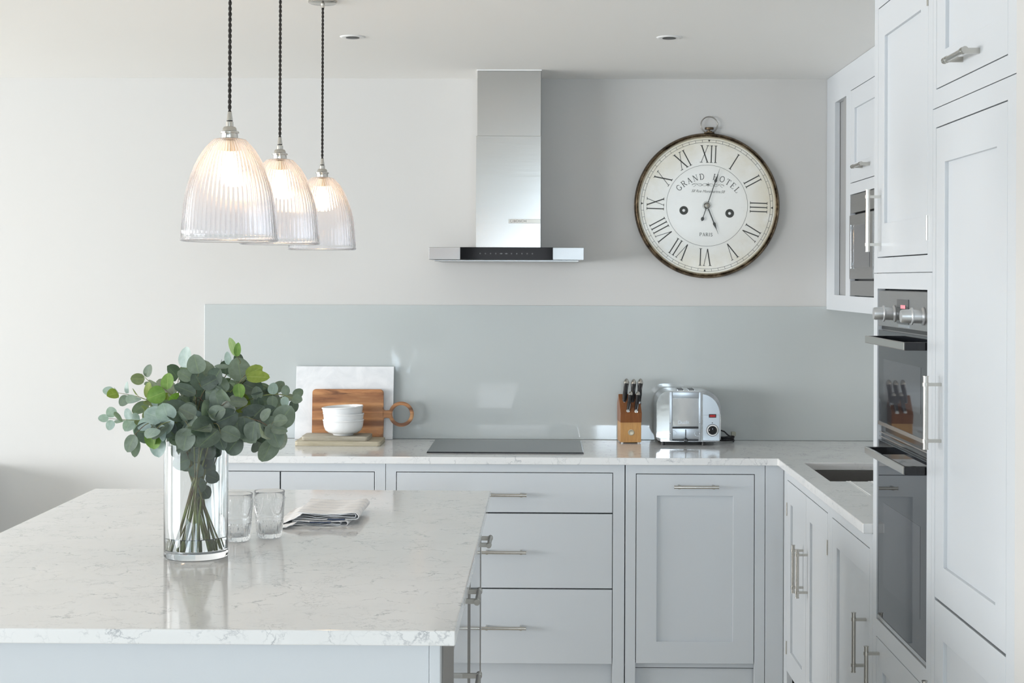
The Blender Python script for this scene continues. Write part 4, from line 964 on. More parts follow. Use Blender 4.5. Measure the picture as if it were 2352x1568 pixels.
pl = (px_(1538), px_(1611)); box(bm, (pl[0], TY0 - 0.002, tz(1013)), (pl[0] + 0.012, TY0 + 0.003, tz(900)), 0.002); box(bm, (pl[1] - 0.012, TY0 - 0.002, tz(1013)), (pl[1], TY0 + 0.003, tz(900)), 0.002)
box(bm, (pl[0] + 0.012, TY0 - 0.002, tz(914)), (pl[1] - 0.012, TY0 + 0.003, tz(900)), 0.002)
finish('front_frame', bm, SATIN, ts, smooth=35)
bm = bmesh.new(); box(bm, (pl[0] + 0.012, TY0 + 0.0005, tz(979)), (pl[1] - 0.012, TY0 + 0.0038, tz(914)), 0.001); fp = finish('front_plate', bm, CHROME, ts)
bm = bmesh.new(); add_text(bm, 'Dualit', 0.020, ((pl[0] + pl[1]) / 2 - 0.008, TY0 + 0.0002, tz(970)), width=0.045); finish('embossed_name', bm, SATIN, fp, norm=False)
bm = bmesh.new(); box(bm, (pl[0] + 0.012, TY0 + 0.0005, tz(984)), (pl[1] - 0.012, TY0 + 0.004, tz(979.5))); 
box(bm, (pl[0] + 0.012, TY0 + 0.0005, tz(1013)), (pl[1] - 0.012, TY0 + 0.004, tz(1008)))
finish('trim_line', bm, BLACK, ts)
bm = bmesh.new(); box(bm, (pl[0] + 0.012, TY0 + 0.0005, tz(1008)), (pl[1] - 0.012, TY0 + 0.0038, tz(984)), 0.001)
for p in (1547, 1602): lathe(bm, (px_(p), TY0 + 0.0006, tz(995)), [(0.013, 0), (0.0125, 0.0012), (0.011, 0.0012), (0.0105, 0.0)], 24, 'Y')
finish('lower_plate', bm, SATIN, ts, smooth=30)
for (a1, b1) in ((1539.5, 971), (1607.5, 971), (1539.5, 996), (1607.5, 996)):
    bm = bmesh.new(); lathe(bm, (px_(a1), TY0 - 0.002, tz(b1)), [(0.0032, 0), (0.003, 0.0015), (0.0015, 0.002)], 14, 'Y'); finish('screw', bm, CHROME, ts, smooth=60)
bm = bmesh.new(); box(bm, (px_(1574), TY0 - 0.003, tz(1012)), (px_(1576), TY0 + 0.001, tz(986))); lathe(bm, (px_(1575), TY0 + 0.001, tz(1010)), [(0.004, 0), (0.005, 0.008), (0.0085, 0.011), (0.0085, 0.018), (0.005, 0.021)], 20, 'Y'); finish('lever', bm, BGLOSS, ts, smooth=40)
bm = bmesh.new(); box(bm, (px_(1614), TY0 - 0.001, tz(1012)), (px_(1653.5), TY0 + 0.0045, tz(952)), 0.002)
prism(bm, [(px_(1614), tz(952.5)), (px_(1653.5), tz(952.5))] + [(px_(1611) + (px_(1653) - px_(1611)) * math.cos(q), tz(952) + (tz(905) - tz(952)) * math.sin(q)) for q in [i * 0.12 for i in range(1, 12)]] + [(px_(1614), tz(905))], lambda x, z: Vector((x, TY0 - 0.001, z)), lambda x, z: Vector((x, TY0 + 0.0045, z)))
sd = finish('control_panel', bm, SATIN, ts)
bm = bmesh.new(); box(bm, (px_(1628), TY0 - 0.003, tz(958.5)), (px_(1645), TY0 - 0.0008, tz(950.5)), 0.0006); sw = finish('switch', bm, BLACK, ts)
bm = bmesh.new(); box(bm, (px_(1630), TY0 - 0.0052, tz(957)), (px_(1643), TY0 - 0.0028, tz(952)), 0.0008); finish('rocker', bm, RED, sw)
dc = (px_(1636.5), tz(987.5))
bm = bmesh.new(); lathe(bm, (dc[0], TY0 - 0.001, dc[1]), [(0.0255, 0), (0.0255, 0.002), (0.0245, 0.003), (0.016, 0.003), (0.016, 0.001)], 40, 'Y'); dl = finish('timer_scale', bm, BLACK, ts, smooth=30)
bm = bmesh.new(); lathe(bm, (dc[0], TY0 - 0.0038, dc[1]), [(0.0235, 0), (0.0235, 0.0004), (0.0185, 0.0004), (0.0185, 0.0)], 40, 'Y', closed=True); finish('scale_ring', bm, WHITEP, dl, smooth=30)
bm = bmesh.new(); lathe(bm, (dc[0], TY0 - 0.002, dc[1]), [(0.0165, 0), (0.0155, 0.010), (0.0135, 0.012)], 32, 'Y'); box(bm, (dc[0] - 0.0035, TY0 - 0.020, dc[1] - 0.012), (dc[0] + 0.0035, TY0 - 0.012, dc[1] + 0.012), 0.001); finish('timer_knob', bm, BGLOSS, ts, smooth=35)
bm = bmesh.new(); lathe(bm, (px_(1636), TY0 - 0.001, tz(970.5)), [(0.0022, 0), (0.002, 0.001)], 12, 'Y'); finish('indicator', bm, BLACK, ts)
for p in ((1558, 1571), (1583, 1596)):
    bm = bmesh.new(); box(bm, (px_(p[0]), TY0 + 0.03, zt1 - 0.004), (px_(p[1]), TY1 - 0.03, zt1 + 0.0004), mi=0)
    box(bm, (px_(p[0]) - 0.002, TY0 + 0.026, zt1 - 0.001), (px_(p[0]), TY1 - 0.026, zt1 + 0.003), mi=1); box(bm, (px_(p[1]), TY0 + 0.026, zt1 - 0.001), (px_(p[1]) + 0.002, TY1 - 0.026, zt1 + 0.003), mi=1)
    finish('bread_slot', bm, [BLACK, CHROME], ts)
for x in (px_(1524), px_(1617)):
    for y in (TY0 + 0.02, TY1 - 0.02):
        bm = bmesh.new(); cyl(bm, (x, y, zc + 0.0004), (x, y, zt0 + 0.002), 0.009, 0.006, seg=16); finish('foot', bm, BLACK, ts, smooth=35)
bm = bmesh.new(); box(bm, (TX0 + 0.02, TY0 + 0.02, zt0 - 0.004), (TX1 - 0.02, TY1 - 0.02, zt0 + 0.001)); finish('underside', bm, BLACK, ts)
bm = bmesh.new()
kx = at(1672, 1005, 6.57).x
pts = []
for i in range(70):
    a = i * 0.28; R_ = 0.027 + 0.003 * math.sin(i * 0.7)
    pts.append((kx + R_ * math.cos(a), 6.595 + R_ * 0.9 * math.sin(a), zc + 0.004 + 0.0003 * i))
tube(bm, [(TX1 - 0.004, 6.60, zc + 0.05), (TX1 + 0.01, 6.60, zc + 0.052), (TX1 + 0.03, 6.59, zc + 0.046), (TX1 + 0.044, 6.585, zc + 0.032), (kx + 0.022, 6.595, zc + 0.02)] + pts[::-1][:1], 0.0032, 8)
tube(bm, pts, 0.0034, 8)
tube(bm, [(TX1 - 0.002, 6.595, zc + 0.024), (TX1 + 0.02, 6.59, zc + 0.022), (kx, 6.57, zc + 0.026), (kx + 0.03, 6.58, zc + 0.03)], 0.003, 8)
finish('power_cord', bm, BLACK, ts, smooth=60)
bm = bmesh.new(); box(bm, (kx + 0.016, 6.575, zc + 0.028), (kx + 0.034, 6.60, zc + 0.046), 0.003); finish('plug', bm, mat('plug_cream', (0.35, 0.35, 0.28), 0.5), ts)

# ------------------------------------------------------------------ vase, water, eucalyptus
VX, VY, VR, VH = at(450, 1275, 3.83).x, 3.83, 0.0785, 0.302
bm = bmesh.new()
lathe(bm, (VX, VY, zc + 0.0004), [(0.070, 0), (VR - 0.002, 0.001), (VR, 0.004), (VR, VH - 0.001), (VR - 0.0012, VH), (VR - 0.003, VH - 0.001), (VR - 0.0035, 0.022), (VR - 0.009, 0.016), (0.02, 0.014)], 96)
tag(finish('glass_vase', bm, GLASS, loc=(VX, VY, zc), smooth=40), 'tall clear glass cylinder vase of eucalyptus on the island worktop', 'vase')
bm = bmesh.new(); lathe(bm, (VX, VY, zc), [(0.02, 0.0152), (VR - 0.0095, 0.0172), (VR - 0.0042, 0.0235), (VR - 0.0040, 0.052), (VR - 0.006, 0.0505), (0.01, 0.0505)], 96)
tag(finish('vase_water', bm, WATER, loc=(VX, VY, zc), smooth=40), 'shallow clear water in the bottom of the glass vase', 'water')
def leaf(bm, uvl, base, d, nrm, L, Wd, cup=0.15, mi=0):
    d = d.normalized(); nrm = (nrm - d * nrm.dot(d)).normalized(); s = d.cross(nrm)
    nl, nw = 12, 4; g = []
    for i in range(nl + 1):
        t = i / nl; w = Wd / 2 * max(0.0, math.sin(PI * min(1, t ** 0.86))) ** 0.52
        if i == nl: w = 0.0
        row = []
        for j in range(-nw // 2, nw // 2 + 1):
            q = j / (nw / 2)
            p = base + d * (L * t) + s * (w * q) + nrm * (cup * Wd * (q * q * w / (Wd / 2 + 1e-9)) * 0.5 - cup * L * 0.6 * t * t)
            row.append(bm.verts.new(p))
        g.append(row)
    for i in range(nl):
        for j in range(nw):
            vs = (g[i][j], g[i][j + 1], g[i + 1][j + 1], g[i + 1][j])
            f = bm.faces.new(vs); f.material_index = mi
            for lp, (a, b) in zip(f.loops, ((i, j), (i, j + 1), (i + 1, j + 1), (i + 1, j))): lp[uvl].uv = (b / nw, a / nl)
def cat(pts, n=6):
    P = [pts[0] * 2 - pts[1]] + pts + [pts[-1] * 2 - pts[-2]]; out = []
    for i in range(1, len(P) - 2):
        for k in range(n):
            t = k / n; a, b, c, d = P[i - 1], P[i], P[i + 1], P[i + 2]
            out.append(0.5 * ((2 * b) + (c - a) * t + (2 * a - 5 * b + 4 * c - d) * t * t + (3 * b - a - 3 * c + d) * t ** 3))
    out.append(pts[-1]); return out
VIEW = Vector((0, -1, 0.15))
def branch(knots, base, n, size, mats, label, taper=0.55, start=0.35, face=0.55, asp=0.95):
    """knots: photo-plane waypoints above the rim; base: foot inside the vase (dx, dy); leaves in pairs"""
    foot = Vector((VX + base[0] * 1.25, VY + base[1] * 1.1, zc + 0.020 + random.random() * 0.01))
    K = [foot] + [at(*k) for k in knots]
    P = cat(K, 8); N = len(P)
    # keep the stem inside the glass wall while it is below the rim
    for p in P:
        if p.z < zc + VH + 0.004 and p is not P[0]:
            dx, dy = p.x - VX, p.y - VY; r = math.hypot(dx, dy); lim = VR - 0.011
            if r > lim: p.x = VX + dx / r * lim; p.y = VY + dy / r * lim
    mats = list(mats) + [random.choice([L_OLIVE, L_GREY, L_DARK])]
    r = root('eucalyptus_stem', tuple(foot), label, 'eucalyptus', 'eucalyptus stems in the vase')
    bm = bmesh.new(); tube(bm, P, [0.0020 - 0.0015 * i / N for i in range(N)], 7); finish('stem', bm, STEM, r, smooth=60)
    bm = bmesh.new(); uvl = bm.loops.layers.uv.new('UVMap')
    cum = [0]
    for a, b in zip(P, P[1:]): cum.append(cum[-1] + (b - a).length)
    tot = cum[-1]
    for k in range(n):
        f = start + (1 - start) * (k + 0.5) / n; target = f * tot
        i = next(q for q in range(1, N) if cum[q] >= target - 1e-9); p = P[i - 1].lerp(P[i], (target - cum[i - 1]) / max(1e-9, cum[i] - cum[i - 1]))
        tan = (P[i] - P[i - 1]).normalized(); side = tan.cross(VIEW.normalized())
        if side.length < 0.1: side = tan.orthogonal()
        side.normalize(); oth = tan.cross(side).normalized()
        ph = (0 if k % 2 == 0 else PI / 2) + random.uniform(-0.5, 0.5)
        for s in (1, -1):
            d = (side * math.cos(ph) + oth * math.sin(ph)) * s + tan * random.uniform(0.35, 0.9) + Vector((0, 0, random.uniform(-0.25, 0.25)))
            d.normalize()
            sc = size * 1.13 * (1 - taper * (k / max(1, n - 1)) ** 1.3) * random.uniform(0.82, 1.15)
            nr = VIEW * face + Vector((random.uniform(-1, 1), random.uniform(-0.7, 0.3), random.uniform(-0.8, 1))) * (1 - face) * 1.3
            if abs(nr.normalized().dot(d)) > 0.9: nr = nr + Vector((0.5, 0, 0.6))
            q = p + d * 0.004
            cc = q + d * sc * 0.6
            if cc.z < zc + VH + 0.008:
                dx, dy = cc.x - VX, cc.y - VY; rr = math.hypot(dx, dy)
                if rr < VR + 0.03 and cc.z < zc + VH - 0.01: 
                    if rr + sc * 0.5 > VR - 0.008: continue
            leaf(bm, uvl, q, d, nr, sc, sc * asp * random.uniform(0.85, 1.05), random.uniform(0.05, 0.3), random.randrange(len(mats)))
    if taper > 0.3: leaf(bm, uvl, P[-1], (P[-1] - P[-2]), VIEW + Vector((0.2, 0, 0.3)), size * (1 - taper), size * (1 - taper) * 0.8, 0.1, 0)
    finish('foliage', bm, mats, r, smooth=60, norm=False)
Y0 = 3.86
B = [
 ([(410, 1010, 3.86), (375, 968, 3.84), (310, 965, 3.80), (250, 961, 3.78)], (0.03, 0.02), 11, 0.052, [L_SILVER, L_SILVER, L_SAGE], 'silvery eucalyptus stem reaching farthest left, low', 0.50, 0.48),
 ([(412, 1005, 3.88), (385, 950, 3.88), (330, 915, 3.88), (262, 900, 3.88)], (0.045, -0.01), 10, 0.046, [L_SILVER, L_SAGE, L_LIME], 'eucalyptus stem arching left above the lowest silvery one', 0.35, 0.50),
 ([(420, 1000, 3.92), (395, 940, 3.95), (355, 890, 3.96), (325, 858, 3.96)], (0.03, -0.03), 7, 0.042, [L_SAGE, L_GREEN, L_SAGE], 'eucalyptus stem rising to the upper left', 0.15, 0.52),
 ([(408, 1005, 3.84), (380, 985, 3.80), (335, 1000, 3.76), (300, 1038, 3.75)], (0.05, 0.0), 7, 0.048, [L_SAGE, L_GREEN, L_SILVER], 'eucalyptus stem drooping over the left rim of the vase', 0.2, 0.62),
 ([(430, 1000, 3.88), (415, 930, 3.9), (410, 870, 3.9), (440, 838, 3.9)], (0.02, 0.03), 7, 0.050, [L_SAGE, L_DARK, L_SILVER], 'eucalyptus stem with a large round leaf at the top left', 0.1, 0.50),
 ([(470, 1000, 3.88), (495, 920, 3.9), (520, 860, 3.92), (552, 832, 3.92), (540, 800, 3.92)], (-0.03, 0.0), 8, 0.040, [L_SAGE, L_SILVER, L_DARK], 'tallest eucalyptus stem ending in a pale leaf', 0.1, 0.45),
 ([(475, 1000, 3.86), (520, 925, 3.84), (565, 870, 3.82), (590, 858, 3.82)], (-0.045, 0.01), 8, 0.052, [L_DARK, L_LIME, L_SAGE], 'eucalyptus stem with olive-green leaves at the upper right', 0.0, 0.50),
 ([(480, 1005, 3.88), (540, 935, 3.9), (610, 902, 3.92), (683, 918, 3.94)], (-0.05, 0.02), 11, 0.041, [L_SAGE, L_SAGE, L_DARK], 'eucalyptus stem reaching farthest right', 0.25, 0.48),
 ([(485, 1005, 3.84), (530, 968, 3.80), (590, 970, 3.78), (645, 985, 3.76)], (-0.03, 0.03), 9, 0.050, [L_SAGE, L_DARK, L_SAGE], 'eucalyptus stem hanging to the lower right', 0.05, 0.54),
 ([(478, 1005, 3.90), (540, 955, 3.94), (600, 935, 3.96), (640, 940, 3.98)], (-0.02, -0.03), 7, 0.040, [L_SAGE, L_DARK], 'eucalyptus stem behind the right-hand ones', 0.3, 0.52),
 ([(450, 1000, 3.82), (455, 940, 3.78), (470, 895, 3.76), (500, 872, 3.76)], (0.0, 0.04), 8, 0.052, [L_DARK, L_SAGE, L_DARK], 'dark broad-leaved eucalyptus stem in the middle of the bunch', 0.1, 0.48),
 ([(440, 1000, 3.84), (425, 955, 3.80), (400, 915, 3.78), (372, 888, 3.78)], (0.015, 0.045), 7, 0.050, [L_DARK, L_SAGE, L_GREEN], 'dark eucalyptus stem leaning left of the middle', 0.15, 0.48),
 ([(462, 1000, 3.82), (480, 960, 3.76), (505, 935, 3.74), (530, 915, 3.72)], (-0.01, 0.05), 8, 0.047, [L_SAGE, L_DARK, L_SAGE], 'mottled eucalyptus stem at the front of the bunch', 0.15, 0.48),
 ([(445, 1000, 3.80), (435, 975, 3.75), (425, 965, 3.72), (440, 990, 3.70)], (0.01, -0.04), 5, 0.052, [L_DARK, L_SAGE], 'short eucalyptus stem nodding over the front of the rim', 0.0, 0.62),
 ([(470, 1000, 3.80), (485, 975, 3.74), (500, 975, 3.70), (508, 1000, 3.69)], (-0.015, -0.045), 5, 0.052, [L_DARK, L_SAGE], 'short eucalyptus stem nodding over the right of the rim', 0.0, 0.62),
 ([(455, 1000, 3.94), (450, 930, 3.98), (480, 870, 4.0), (520, 840, 4.0)], (0.02, 0.05), 8, 0.044, [L_DARK, L_SILVER, L_SAGE], 'eucalyptus stem at the back of the bunch', 0.2, 0.45),
 ([(438, 1000, 3.95), (420, 940, 3.98), (440, 880, 4.0), (470, 850, 4.0)], (-0.01, 0.055), 8, 0.048, [L_DARK, L_DARK, L_SAGE], 'eucalyptus stem behind the large round leaf', 0.2, 0.48),
 ([(430, 1040, 3.87), (440, 1000, 3.86), (470, 950, 3.85), (560, 900, 3.84)], (0.03, -0.02), 9, 0.046, [L_DARK, L_SAGE], 'eucalyptus stem crossing the middle to the right', 0.2, 0.40),
 ([(500, 1040, 3.87), (470, 1000, 3.86), (430, 950, 3.85), (350, 935, 3.84)], (-0.04, -0.02), 9, 0.044, [L_SAGE, L_SILVER, L_DARK], 'eucalyptus stem crossing the middle to the left', 0.3, 0.42),
]
B += [
 ([(415, 1005, 3.82), (390, 985, 3.76), (345, 1010, 3.73), (302, 1030, 3.72)], (0.035, 0.035), 5, 0.044, [L_SAGE, L_SILVER], 'eucalyptus stem with its tip hanging lowest on the left', 0.0, 0.66),
 ([(490, 1005, 3.82), (540, 980, 3.76), (600, 985, 3.73), (640, 1005, 3.72)], (-0.04, -0.035), 6, 0.052, [L_SAGE, L_DARK], 'eucalyptus stem with its broad tip hanging lowest on the right', 0.0, 0.58),
 ([(425, 1000, 3.80), (400, 970, 3.73), (370, 975, 3.70), (352, 995, 3.69)], (0.02, 0.045), 6, 0.047, [L_SILVER, L_SILVER, L_SAGE], 'silvery eucalyptus stem at the front left of the bunch', 0.0, 0.55),
 ([(480, 1000, 3.90), (530, 920, 3.92), (585, 885, 3.93), (625, 895, 3.94)], (-0.02, 0.055), 8, 0.046, [L_DARK, L_SAGE, L_DARK], 'eucalyptus stem with dark leaves right of the middle', 0.1, 0.46),
 ([(455, 1000, 3.86), (445, 930, 3.86), (455, 890, 3.86), (478, 868, 3.86)], (0.005, -0.055), 9, 0.050, [L_DARK, L_DARK, L_SAGE], 'upright dark eucalyptus stem filling the heart of the bunch', 0.1, 0.44),
]
for kn, bs, n, sz, ms, lab, tp, st in B: branch(kn, bs, n, sz, ms, lab, tp, st)
def accent(knots, base, leaves, label):
    foot = Vector((VX + base[0], VY + base[1], zc + 0.024)); P = cat([foot] + [at(*k) for k in knots], 8); N = len(P)
    for p in P[1:]:
        if p.z < zc + VH + 0.004:
            dx, dy = p.x - VX, p.y - VY; r = math.hypot(dx, dy); lim = VR - 0.011
            if r > lim: p.x = VX + dx / r * lim; p.y = VY + dy / r * lim
    r = root('eucalyptus_stem', tuple(foot), label, 'eucalyptus', 'eucalyptus stems in the vase')
    bm = bmesh.new(); tube(bm, P, [0.0020 - 0.0013 * i / N for i in range(N)], 7)
    bases = [at(px, py, Y) for (px, py, Y, dx, dz, L, Wd, m) in leaves]
    for b_ in bases:
        q = min(P, key=lambda v: (v - b_).length); 
        if (q - b_).length > 0.003: tube(bm, [q, q.lerp(b_, 0.5) + Vector((0, 0, 0.002)), b_], 0.0007, 5)
    finish('stem', bm, STEM, r, smooth=60)
    bm = bmesh.new(); uvl = bm.loops.layers.uv.new('UVMap'); ms = []
    for b_, (px, py, Y, dx, dz, L, Wd, m) in zip(bases, leaves):
        if m not in ms: ms.append(m)
        leaf(bm, uvl, b_, Vector((dx, random.uniform(-0.25, 0.05), dz)), VIEW + Vector((random.uniform(-0.4, 0.4), 0, random.uniform(-0.1, 0.5))), L, Wd, random.uniform(0.08, 0.2), ms.index(m))
    finish('foliage', bm, ms, r, smooth=60, norm=False)
L_PALE = leafmat('pale_green_leaf', (0.30, 0.42, 0.18), (0.45, 0.56, 0.30), (0.6, 0.7, 0.4))
accent([(470, 1000, 3.84), (505, 915, 3.84), (540, 850, 3.84), (552, 832, 3.84), (543, 818, 3.84)], (-0.03, 0.01), [(543, 818, 3.84, -0.35, 1, 0.050, 0.020, L_PALE), (544, 819, 3.84, 0.12, 1, 0.036, 0.018, L_GREEN), (525, 838, 3.84, -0.1, 1, 0.034, 0.018, L_SILVER), (527, 842, 3.84, -1, 0.05, 0.038, 0.012, L_SAGE)], 'slender eucalyptus stem topped by a tall pale-green leaf')
accent([(475, 1000, 3.80), (515, 920, 3.77), (550, 878, 3.75), (563, 864, 3.74)], (-0.05, 0.0), [(566, 865, 3.74, 1, 0.02, 0.060, 0.034, L_LIME), (564, 861, 3.76, 0.85, 0.42, 0.046, 0.030, L_LIME), (548, 880, 3.75, 0.1, -1, 0.038, 0.030, L_GREEN), (520, 900, 3.75, -0.6, 1, 0.046, 0.036, L_SAGE), (500, 920, 3.76, 1, 0.35, 0.052, 0.030, L_DARK)], 'eucalyptus stem with one long olive-green leaf at the upper right')
accent([(445, 1000, 3.82), (450, 930, 3.79), (452, 880, 3.77), (456, 858, 3.76)], (0.0, 0.03), [(457, 858, 3.76, -0.25, 1, 0.049, 0.047, L_SAGE), (440, 872, 3.76, -0.9, 0.6, 0.040, 0.034, L_SAGE), (462, 888, 3.75, 1, 0.5, 0.052, 0.034, L_DARK), (450, 905, 3.75, -1, 0.45, 0.058, 0.030, L_DARK), (470, 925, 3.74, 0.6, -0.8, 0.050, 0.044, L_SAGE), (450, 930, 3.74, -0.8, -0.6, 0.048, 0.038, L_SAGE)], 'eucalyptus stem with a big round leaf standing above the bunch')
accent([(418, 1005, 3.80), (385, 965, 3.75), (340, 972, 3.72), (312, 995, 3.71)], (0.05, 0.02), [(310, 998, 3.71, -0.45, -1, 0.046, 0.034, L_SAGE), (313, 1006, 3.72, -0.05, -1, 0.046, 0.024, L_SAGE), (352, 988, 3.72, 0.0, -1, 0.046, 0.048, L_GREEN), (375, 962, 3.72, -0.9, 0.35, 0.050, 0.046, L_SILVER), (372, 975, 3.71, 0.1, -1, 0.040, 0.020, L_SILVER), (350, 965, 3.73, -0.9, -0.5, 0.040, 0.032, L_SILVER), (395, 955, 3.72, -0.5, -1, 0.050, 0.042, L_SILVER)], 'eucalyptus stem with a grey leaf hanging lowest at the left')
accent([(485, 1005, 3.80), (535, 960, 3.76), (590, 965, 3.73), (625, 985, 3.72)], (-0.04, 0.02), [(620, 972, 3.72, 0.45, -1, 0.062, 0.048, L_SAGE), (628, 968, 3.72, 0.9, 0.15, 0.036, 0.034, L_SAGE), (585, 967, 3.72, -0.1, -1, 0.048, 0.048, L_SAGE), (600, 965, 3.73, 0.6, 0.8, 0.036, 0.028, L_SAGE), (560, 958, 3.72, 0.2, -1, 0.044, 0.036, L_DARK), (622, 985, 3.71, 1, -0.1, 0.042, 0.022, L_SAGE)], 'eucalyptus stem with a large angular leaf hanging at the right')
accent([(480, 1005, 3.86), (530, 940, 3.83), (590, 912, 3.81), (640, 905, 3.80), (672, 914, 3.80)], (-0.05, -0.01), [(592, 918, 3.80, -0.1, 1, 0.034, 0.028, L_SAGE), (594, 912, 3.80, 0.05, -1, 0.036, 0.028, L_DARK), (625, 906, 3.80, 0.15, 1, 0.030, 0.026, L_SILVER), (626, 908, 3.80, 0.0, -1, 0.033, 0.027, L_SAGE), (655, 908, 3.80, 0.1, 1, 0.026, 0.022, L_SAGE), (655, 910, 3.80, -0.05, -1, 0.028, 0.022, L_SILVER), (670, 915, 3.80, 1, -0.1, 0.027, 0.026, L_SAGE)], 'eucalyptus stem with paired round leaves reaching right')
accent([(460, 1000, 3.77), (462, 968, 3.735), (485, 975, 3.72)], (0.0, -0.05), [(495, 982, 3.715, 0.38, -1, 0.058, 0.038, L_DARK), (432, 962, 3.72, 0.3, -1, 0.054, 0.030, L_DARK), (468, 982, 3.72, -0.45, -1, 0.050, 0.034, L_SAGE), (450, 955, 3.72, -1, 0.5, 0.046, 0.040, L_SAGE), (480, 955, 3.72, 0.7, 0.3, 0.046, 0.038, L_SAGE)], 'eucalyptus stem whose long leaves droop over the front of the rim')
# leaves pressed inside the glass below the rim
def inner_stem(dx, dy, z_list, label, mats, foot):
    P = [Vector((VX + foot[0], VY + foot[1], zc + 0.02)), Vector((VX + (foot[0] + dx) / 2, VY + (foot[1] + dy) / 2, zc + 0.12)), Vector((VX + dx, VY + dy, zc + 0.27))]
    r = root('eucalyptus_stem', tuple(P[0]), label, 'eucalyptus', 'eucalyptus stems in the vase')
    bm = bmesh.new(); Q = cat(P, 8); tube(bm, Q, 0.0022, 7); finish('stem', bm, STEM, r, smooth=60)
    bm = bmesh.new(); uvl = bm.loops.layers.uv.new('UVMap')
    for z, sx, sz in z_list:
        p = Vector((VX + dx * (z / 0.27), VY + dy * (z / 0.27), zc + z))
        d = Vector((sx, -0.15, -0.35)); leaf(bm, uvl, p, d, Vector((0.1, -1, 0.3)), sz, sz * 0.95, 0.15, random.randrange(len(mats)))
    finish('foliage', bm, mats, r, smooth=60, norm=False)
inner_stem(-0.012, -0.02, [(0.285, -0.8, 0.042), (0.265, 0.7, 0.042), (0.245, -0.9, 0.045), (0.225, 0.6, 0.038)], 'eucalyptus stem with pale leaves pressed inside the vase', [L_SILVER, L_SAGE], (0.02, 0.03))
inner_stem(0.030, 0.01, [(0.27, 0.6, 0.036), (0.25, -0.9, 0.044), (0.205, 0.9, 0.036), (0.19, -0.5, 0.040)], 'eucalyptus stem with dark leaves inside the right of the vase', [L_DARK, L_SAGE], (-0.03, 0.02))
inner_stem(0.012, 0.03, [(0.28, -0.8, 0.04), (0.23, 0.5, 0.04), (0.175, 0.3, 0.036)], 'eucalyptus stem with leaves inside the back of the vase', [L_DARK, L_SAGE], (0.01, -0.04))

# ------------------------------------------------------------------ tumblers
def tumbler(px, pyb, Y, label):
    p = at(px, pyb, Y); x = p.x
    bm = bmesh.new(); H = 0.124
    pr = [(0.026, 0.0), (0.0300, 0.001), (0.0312, 0.004)]
    for i in range(13): t = i / 12; pr.append((0.0315 + 0.0040 * t, 0.006 + 0.036 * t))
    pr += [(0.0372, 0.0435), (0.0375, 0.046), (0.0365, 0.048)]
    for i in range(25): t = i / 24; pr.append((0.0366 + 0.0030 * t, 0.050 + 0.056 * t))
    pr += [(0.0400, 0.109), (0.0402, 0.118), (0.0412, 0.122), (0.0406, H), (0.0390, H - 0.001), (0.0375, 0.108), (0.0335, 0.046), (0.0285, 0.016), (0.024, 0.012), (0.004, 0.011)]
    n = len(pr)
    def rf(r, a, j):
        if 3 <= j < 16: return r + 0.0020 * abs(math.sin(a * 12))
        if 19 <= j < 44:
            z = pr[j][1]; u = a * 4 / (2 * PI) % 1.0; v = (z - 0.050) / 0.056
            arch = math.hypot((u - 0.5) * 2.2, (1 - v) * 0.95)
            e = 0.0019 * math.exp(-((arch - 0.75) / 0.07) ** 2)
            if arch > 0.85: e += 0.0015 * abs(math.sin(v * 38)) * (0.5 + 0.5 * abs(math.sin(a * 40)))
            elif arch < 0.6: e += 0.0014 * max(0, math.sin(a * 44)) * max(0, math.sin(v * 60))
            return r + e
        return r
    lathe(bm, (x, Y, zc + 0.0004), pr, 240, rfun=rf)
    tag(finish('glass_tumbler', bm, TGLASS, loc=(x, Y, zc), smooth=60), label, 'glass', 'pressed glass tumblers')
tumbler(544.5, 1244, 4.06, 'clear pressed-glass tumbler partly behind the vase'); tumbler(618.5, 1236, 4.115, 'clear pressed-glass tumbler beside the folded cloth, right one of the pair')

# ------------------------------------------------------------------ folded towel
tw = root('tea_towel', (at(738, 1205, 4.42).x, 4.45, zc), 'folded white striped tea towel lying beside the tumblers', 'tea towel')
def sheet(bm, uvl, path, y0, y1, th, skew=0.0, wob=0.002, seed=0, u0=0.0):
    """cloth layer: path of (x,z) swept along y, with thickness"""
    random.seed(seed); ny = 14; n = len(path)
    ph = [random.uniform(0, 6) for _ in range(4)]
    def pt(i, j, s):
        x, z = path[i]; t = j / ny; y = y0 + (y1 - y0) * t
        a = path[max(0, i - 1)]; b = path[min(n - 1, i + 1)]; tx, tz = b[0] - a[0], b[1] - a[1]; L = math.hypot(tx, tz) or 1
        nx, nz = -tz / L, tx / L
        w = wob * (math.sin(i * 0.7 + ph[0] + t * 3) * math.sin(t * 5 + ph[1]))
        return Vector((x + nx * th * s + skew * t, y + 0.004 * math.sin(i * 0.9 + ph[2]), max(zc + 0.0006, z + nz * th * s + abs(w))))
    V = [[[bm.verts.new(pt(i, j, s)) for j in range(ny + 1)] for i in range(n)] for s in (0, 1)]
    def F(vs, uvs):
        f = bm.faces.new(vs)
        for lp, q in zip(f.loops, uvs): lp[uvl].uv = q
    for s in (0, 1):
        for i in range(n - 1):
            for j in range(ny):
                F((V[s][i][j], V[s][i + 1][j], V[s][i + 1][j + 1], V[s][i][j + 1]), ((j / ny + u0, i / n), (j / ny + u0, (i + 1) / n), ((j + 1) / ny + u0, (i + 1) / n), ((j + 1) / ny + u0, i / n)))
    for i in range(n - 1):
        for j in (0, ny): F((V[0][i][j], V[0][i + 1][j], V[1][i + 1][j], V[1][i][j]), ((0.02, 0),) * 4)
    for j in range(ny):
        for i in (0, n - 1): F((V[0][i][j], V[0][i][j + 1], V[1][i][j + 1], V[1][i][j]), ((0.1, 0),) * 4)
X = lambda px: at(px, 1200, 4.38).x
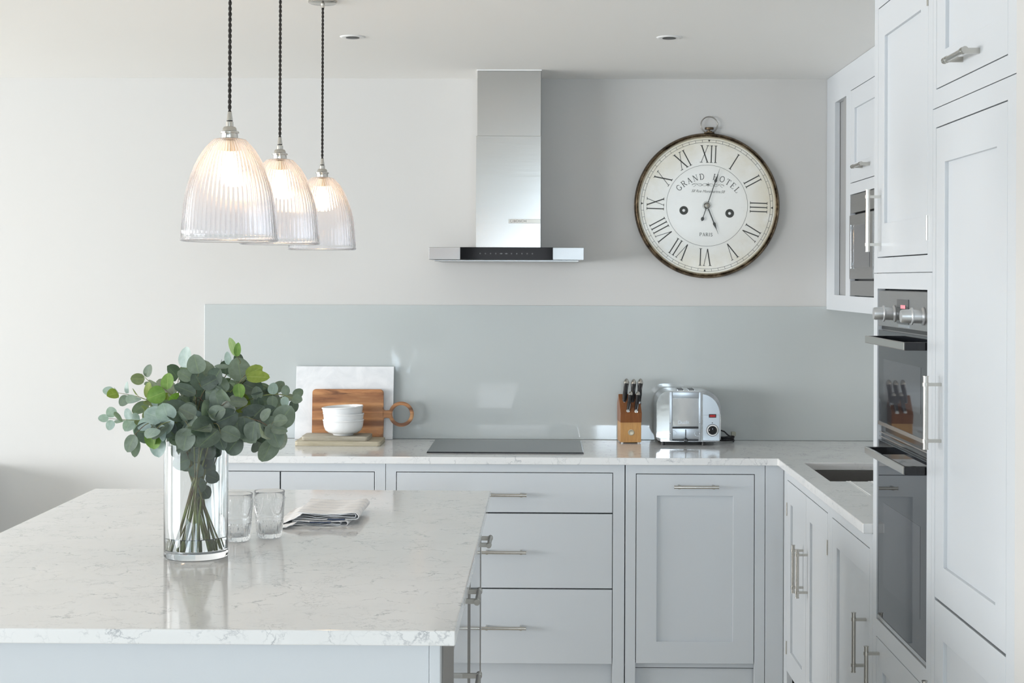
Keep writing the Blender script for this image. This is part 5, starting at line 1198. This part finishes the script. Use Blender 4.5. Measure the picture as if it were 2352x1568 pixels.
def fold(xl, xr, zl, zh, n=14):
    """U-shaped fold closed at the right"""
    r = (zh - zl) / 2; out = [(xl + (xr - r - xl) * i / n, zl + 0.0015 * math.sin(i * 0.8)) for i in range(n + 1)]
    out += [(xr - r + r * math.sin(q), zl + r - r * math.cos(q)) for q in [i * PI / 8 for i in range(1, 8)]]
    out += [(xr - r - (xr - r - xl - 0.01) * i / n, zh + 0.002 * math.sin(i * 0.55 + 1)) for i in range(n + 1)]
    return out
bm = bmesh.new(); uvl = bm.loops.layers.uv.new('UVMap')
sheet(bm, uvl, fold(X(672), X(806), zc + 0.001, zc + 0.012), 4.31, 4.53, 0.0014, 0.01, 0.001, 3, 0.2)
sheet(bm, uvl, fold(X(676), X(790), zc + 0.0035, zc + 0.009), 4.32, 4.53, 0.0014, 0.01, 0.001, 5, 0.1)
sheet(bm, uvl, fold(X(680), X(829), zc + 0.0145, zc + 0.031), 4.33, 4.60, 0.0018, 0.0, 0.0025, 8, 0.0)
sheet(bm, uvl, fold(X(684), X(822), zc + 0.019, zc + 0.026), 4.34, 4.59, 0.0016, 0.0, 0.002, 9, 0.3)
# loose left end sliding down to the worktop
sheet(bm, uvl, [(X(640) + (X(700) - X(640)) * t, zc + 0.002 + 0.026 * t ** 1.5) for t in [i / 12 for i in range(13)]], 4.30, 4.62, 0.0016, 0.01, 0.003, 12, 0.05)
sheet(bm, uvl, [(X(650) + (X(690) - X(650)) * t, zc + 0.001 + 0.010 * t ** 1.5) for t in [i / 12 for i in range(13)]], 4.24, 4.50, 0.0014, 0.01, 0.002, 14, 0.15)
finish('cloth', bm, TOWEL, tw, smooth=50, norm=False)
bm = bmesh.new(); box(bm, (X(759), 4.316, zc + 0.0145), (X(798), 4.3285, zc + 0.0185), 0.0008); o = finish('stitched_hem', bm, NAVY, tw); o['label'] = 'navy stitched hem tape'
bm = bmesh.new(); box(bm, (X(720), 4.304, zc + 0.0085), (X(768), 4.3095, zc + 0.0120), 0.0008); finish('stripe', bm, NAVY, tw)
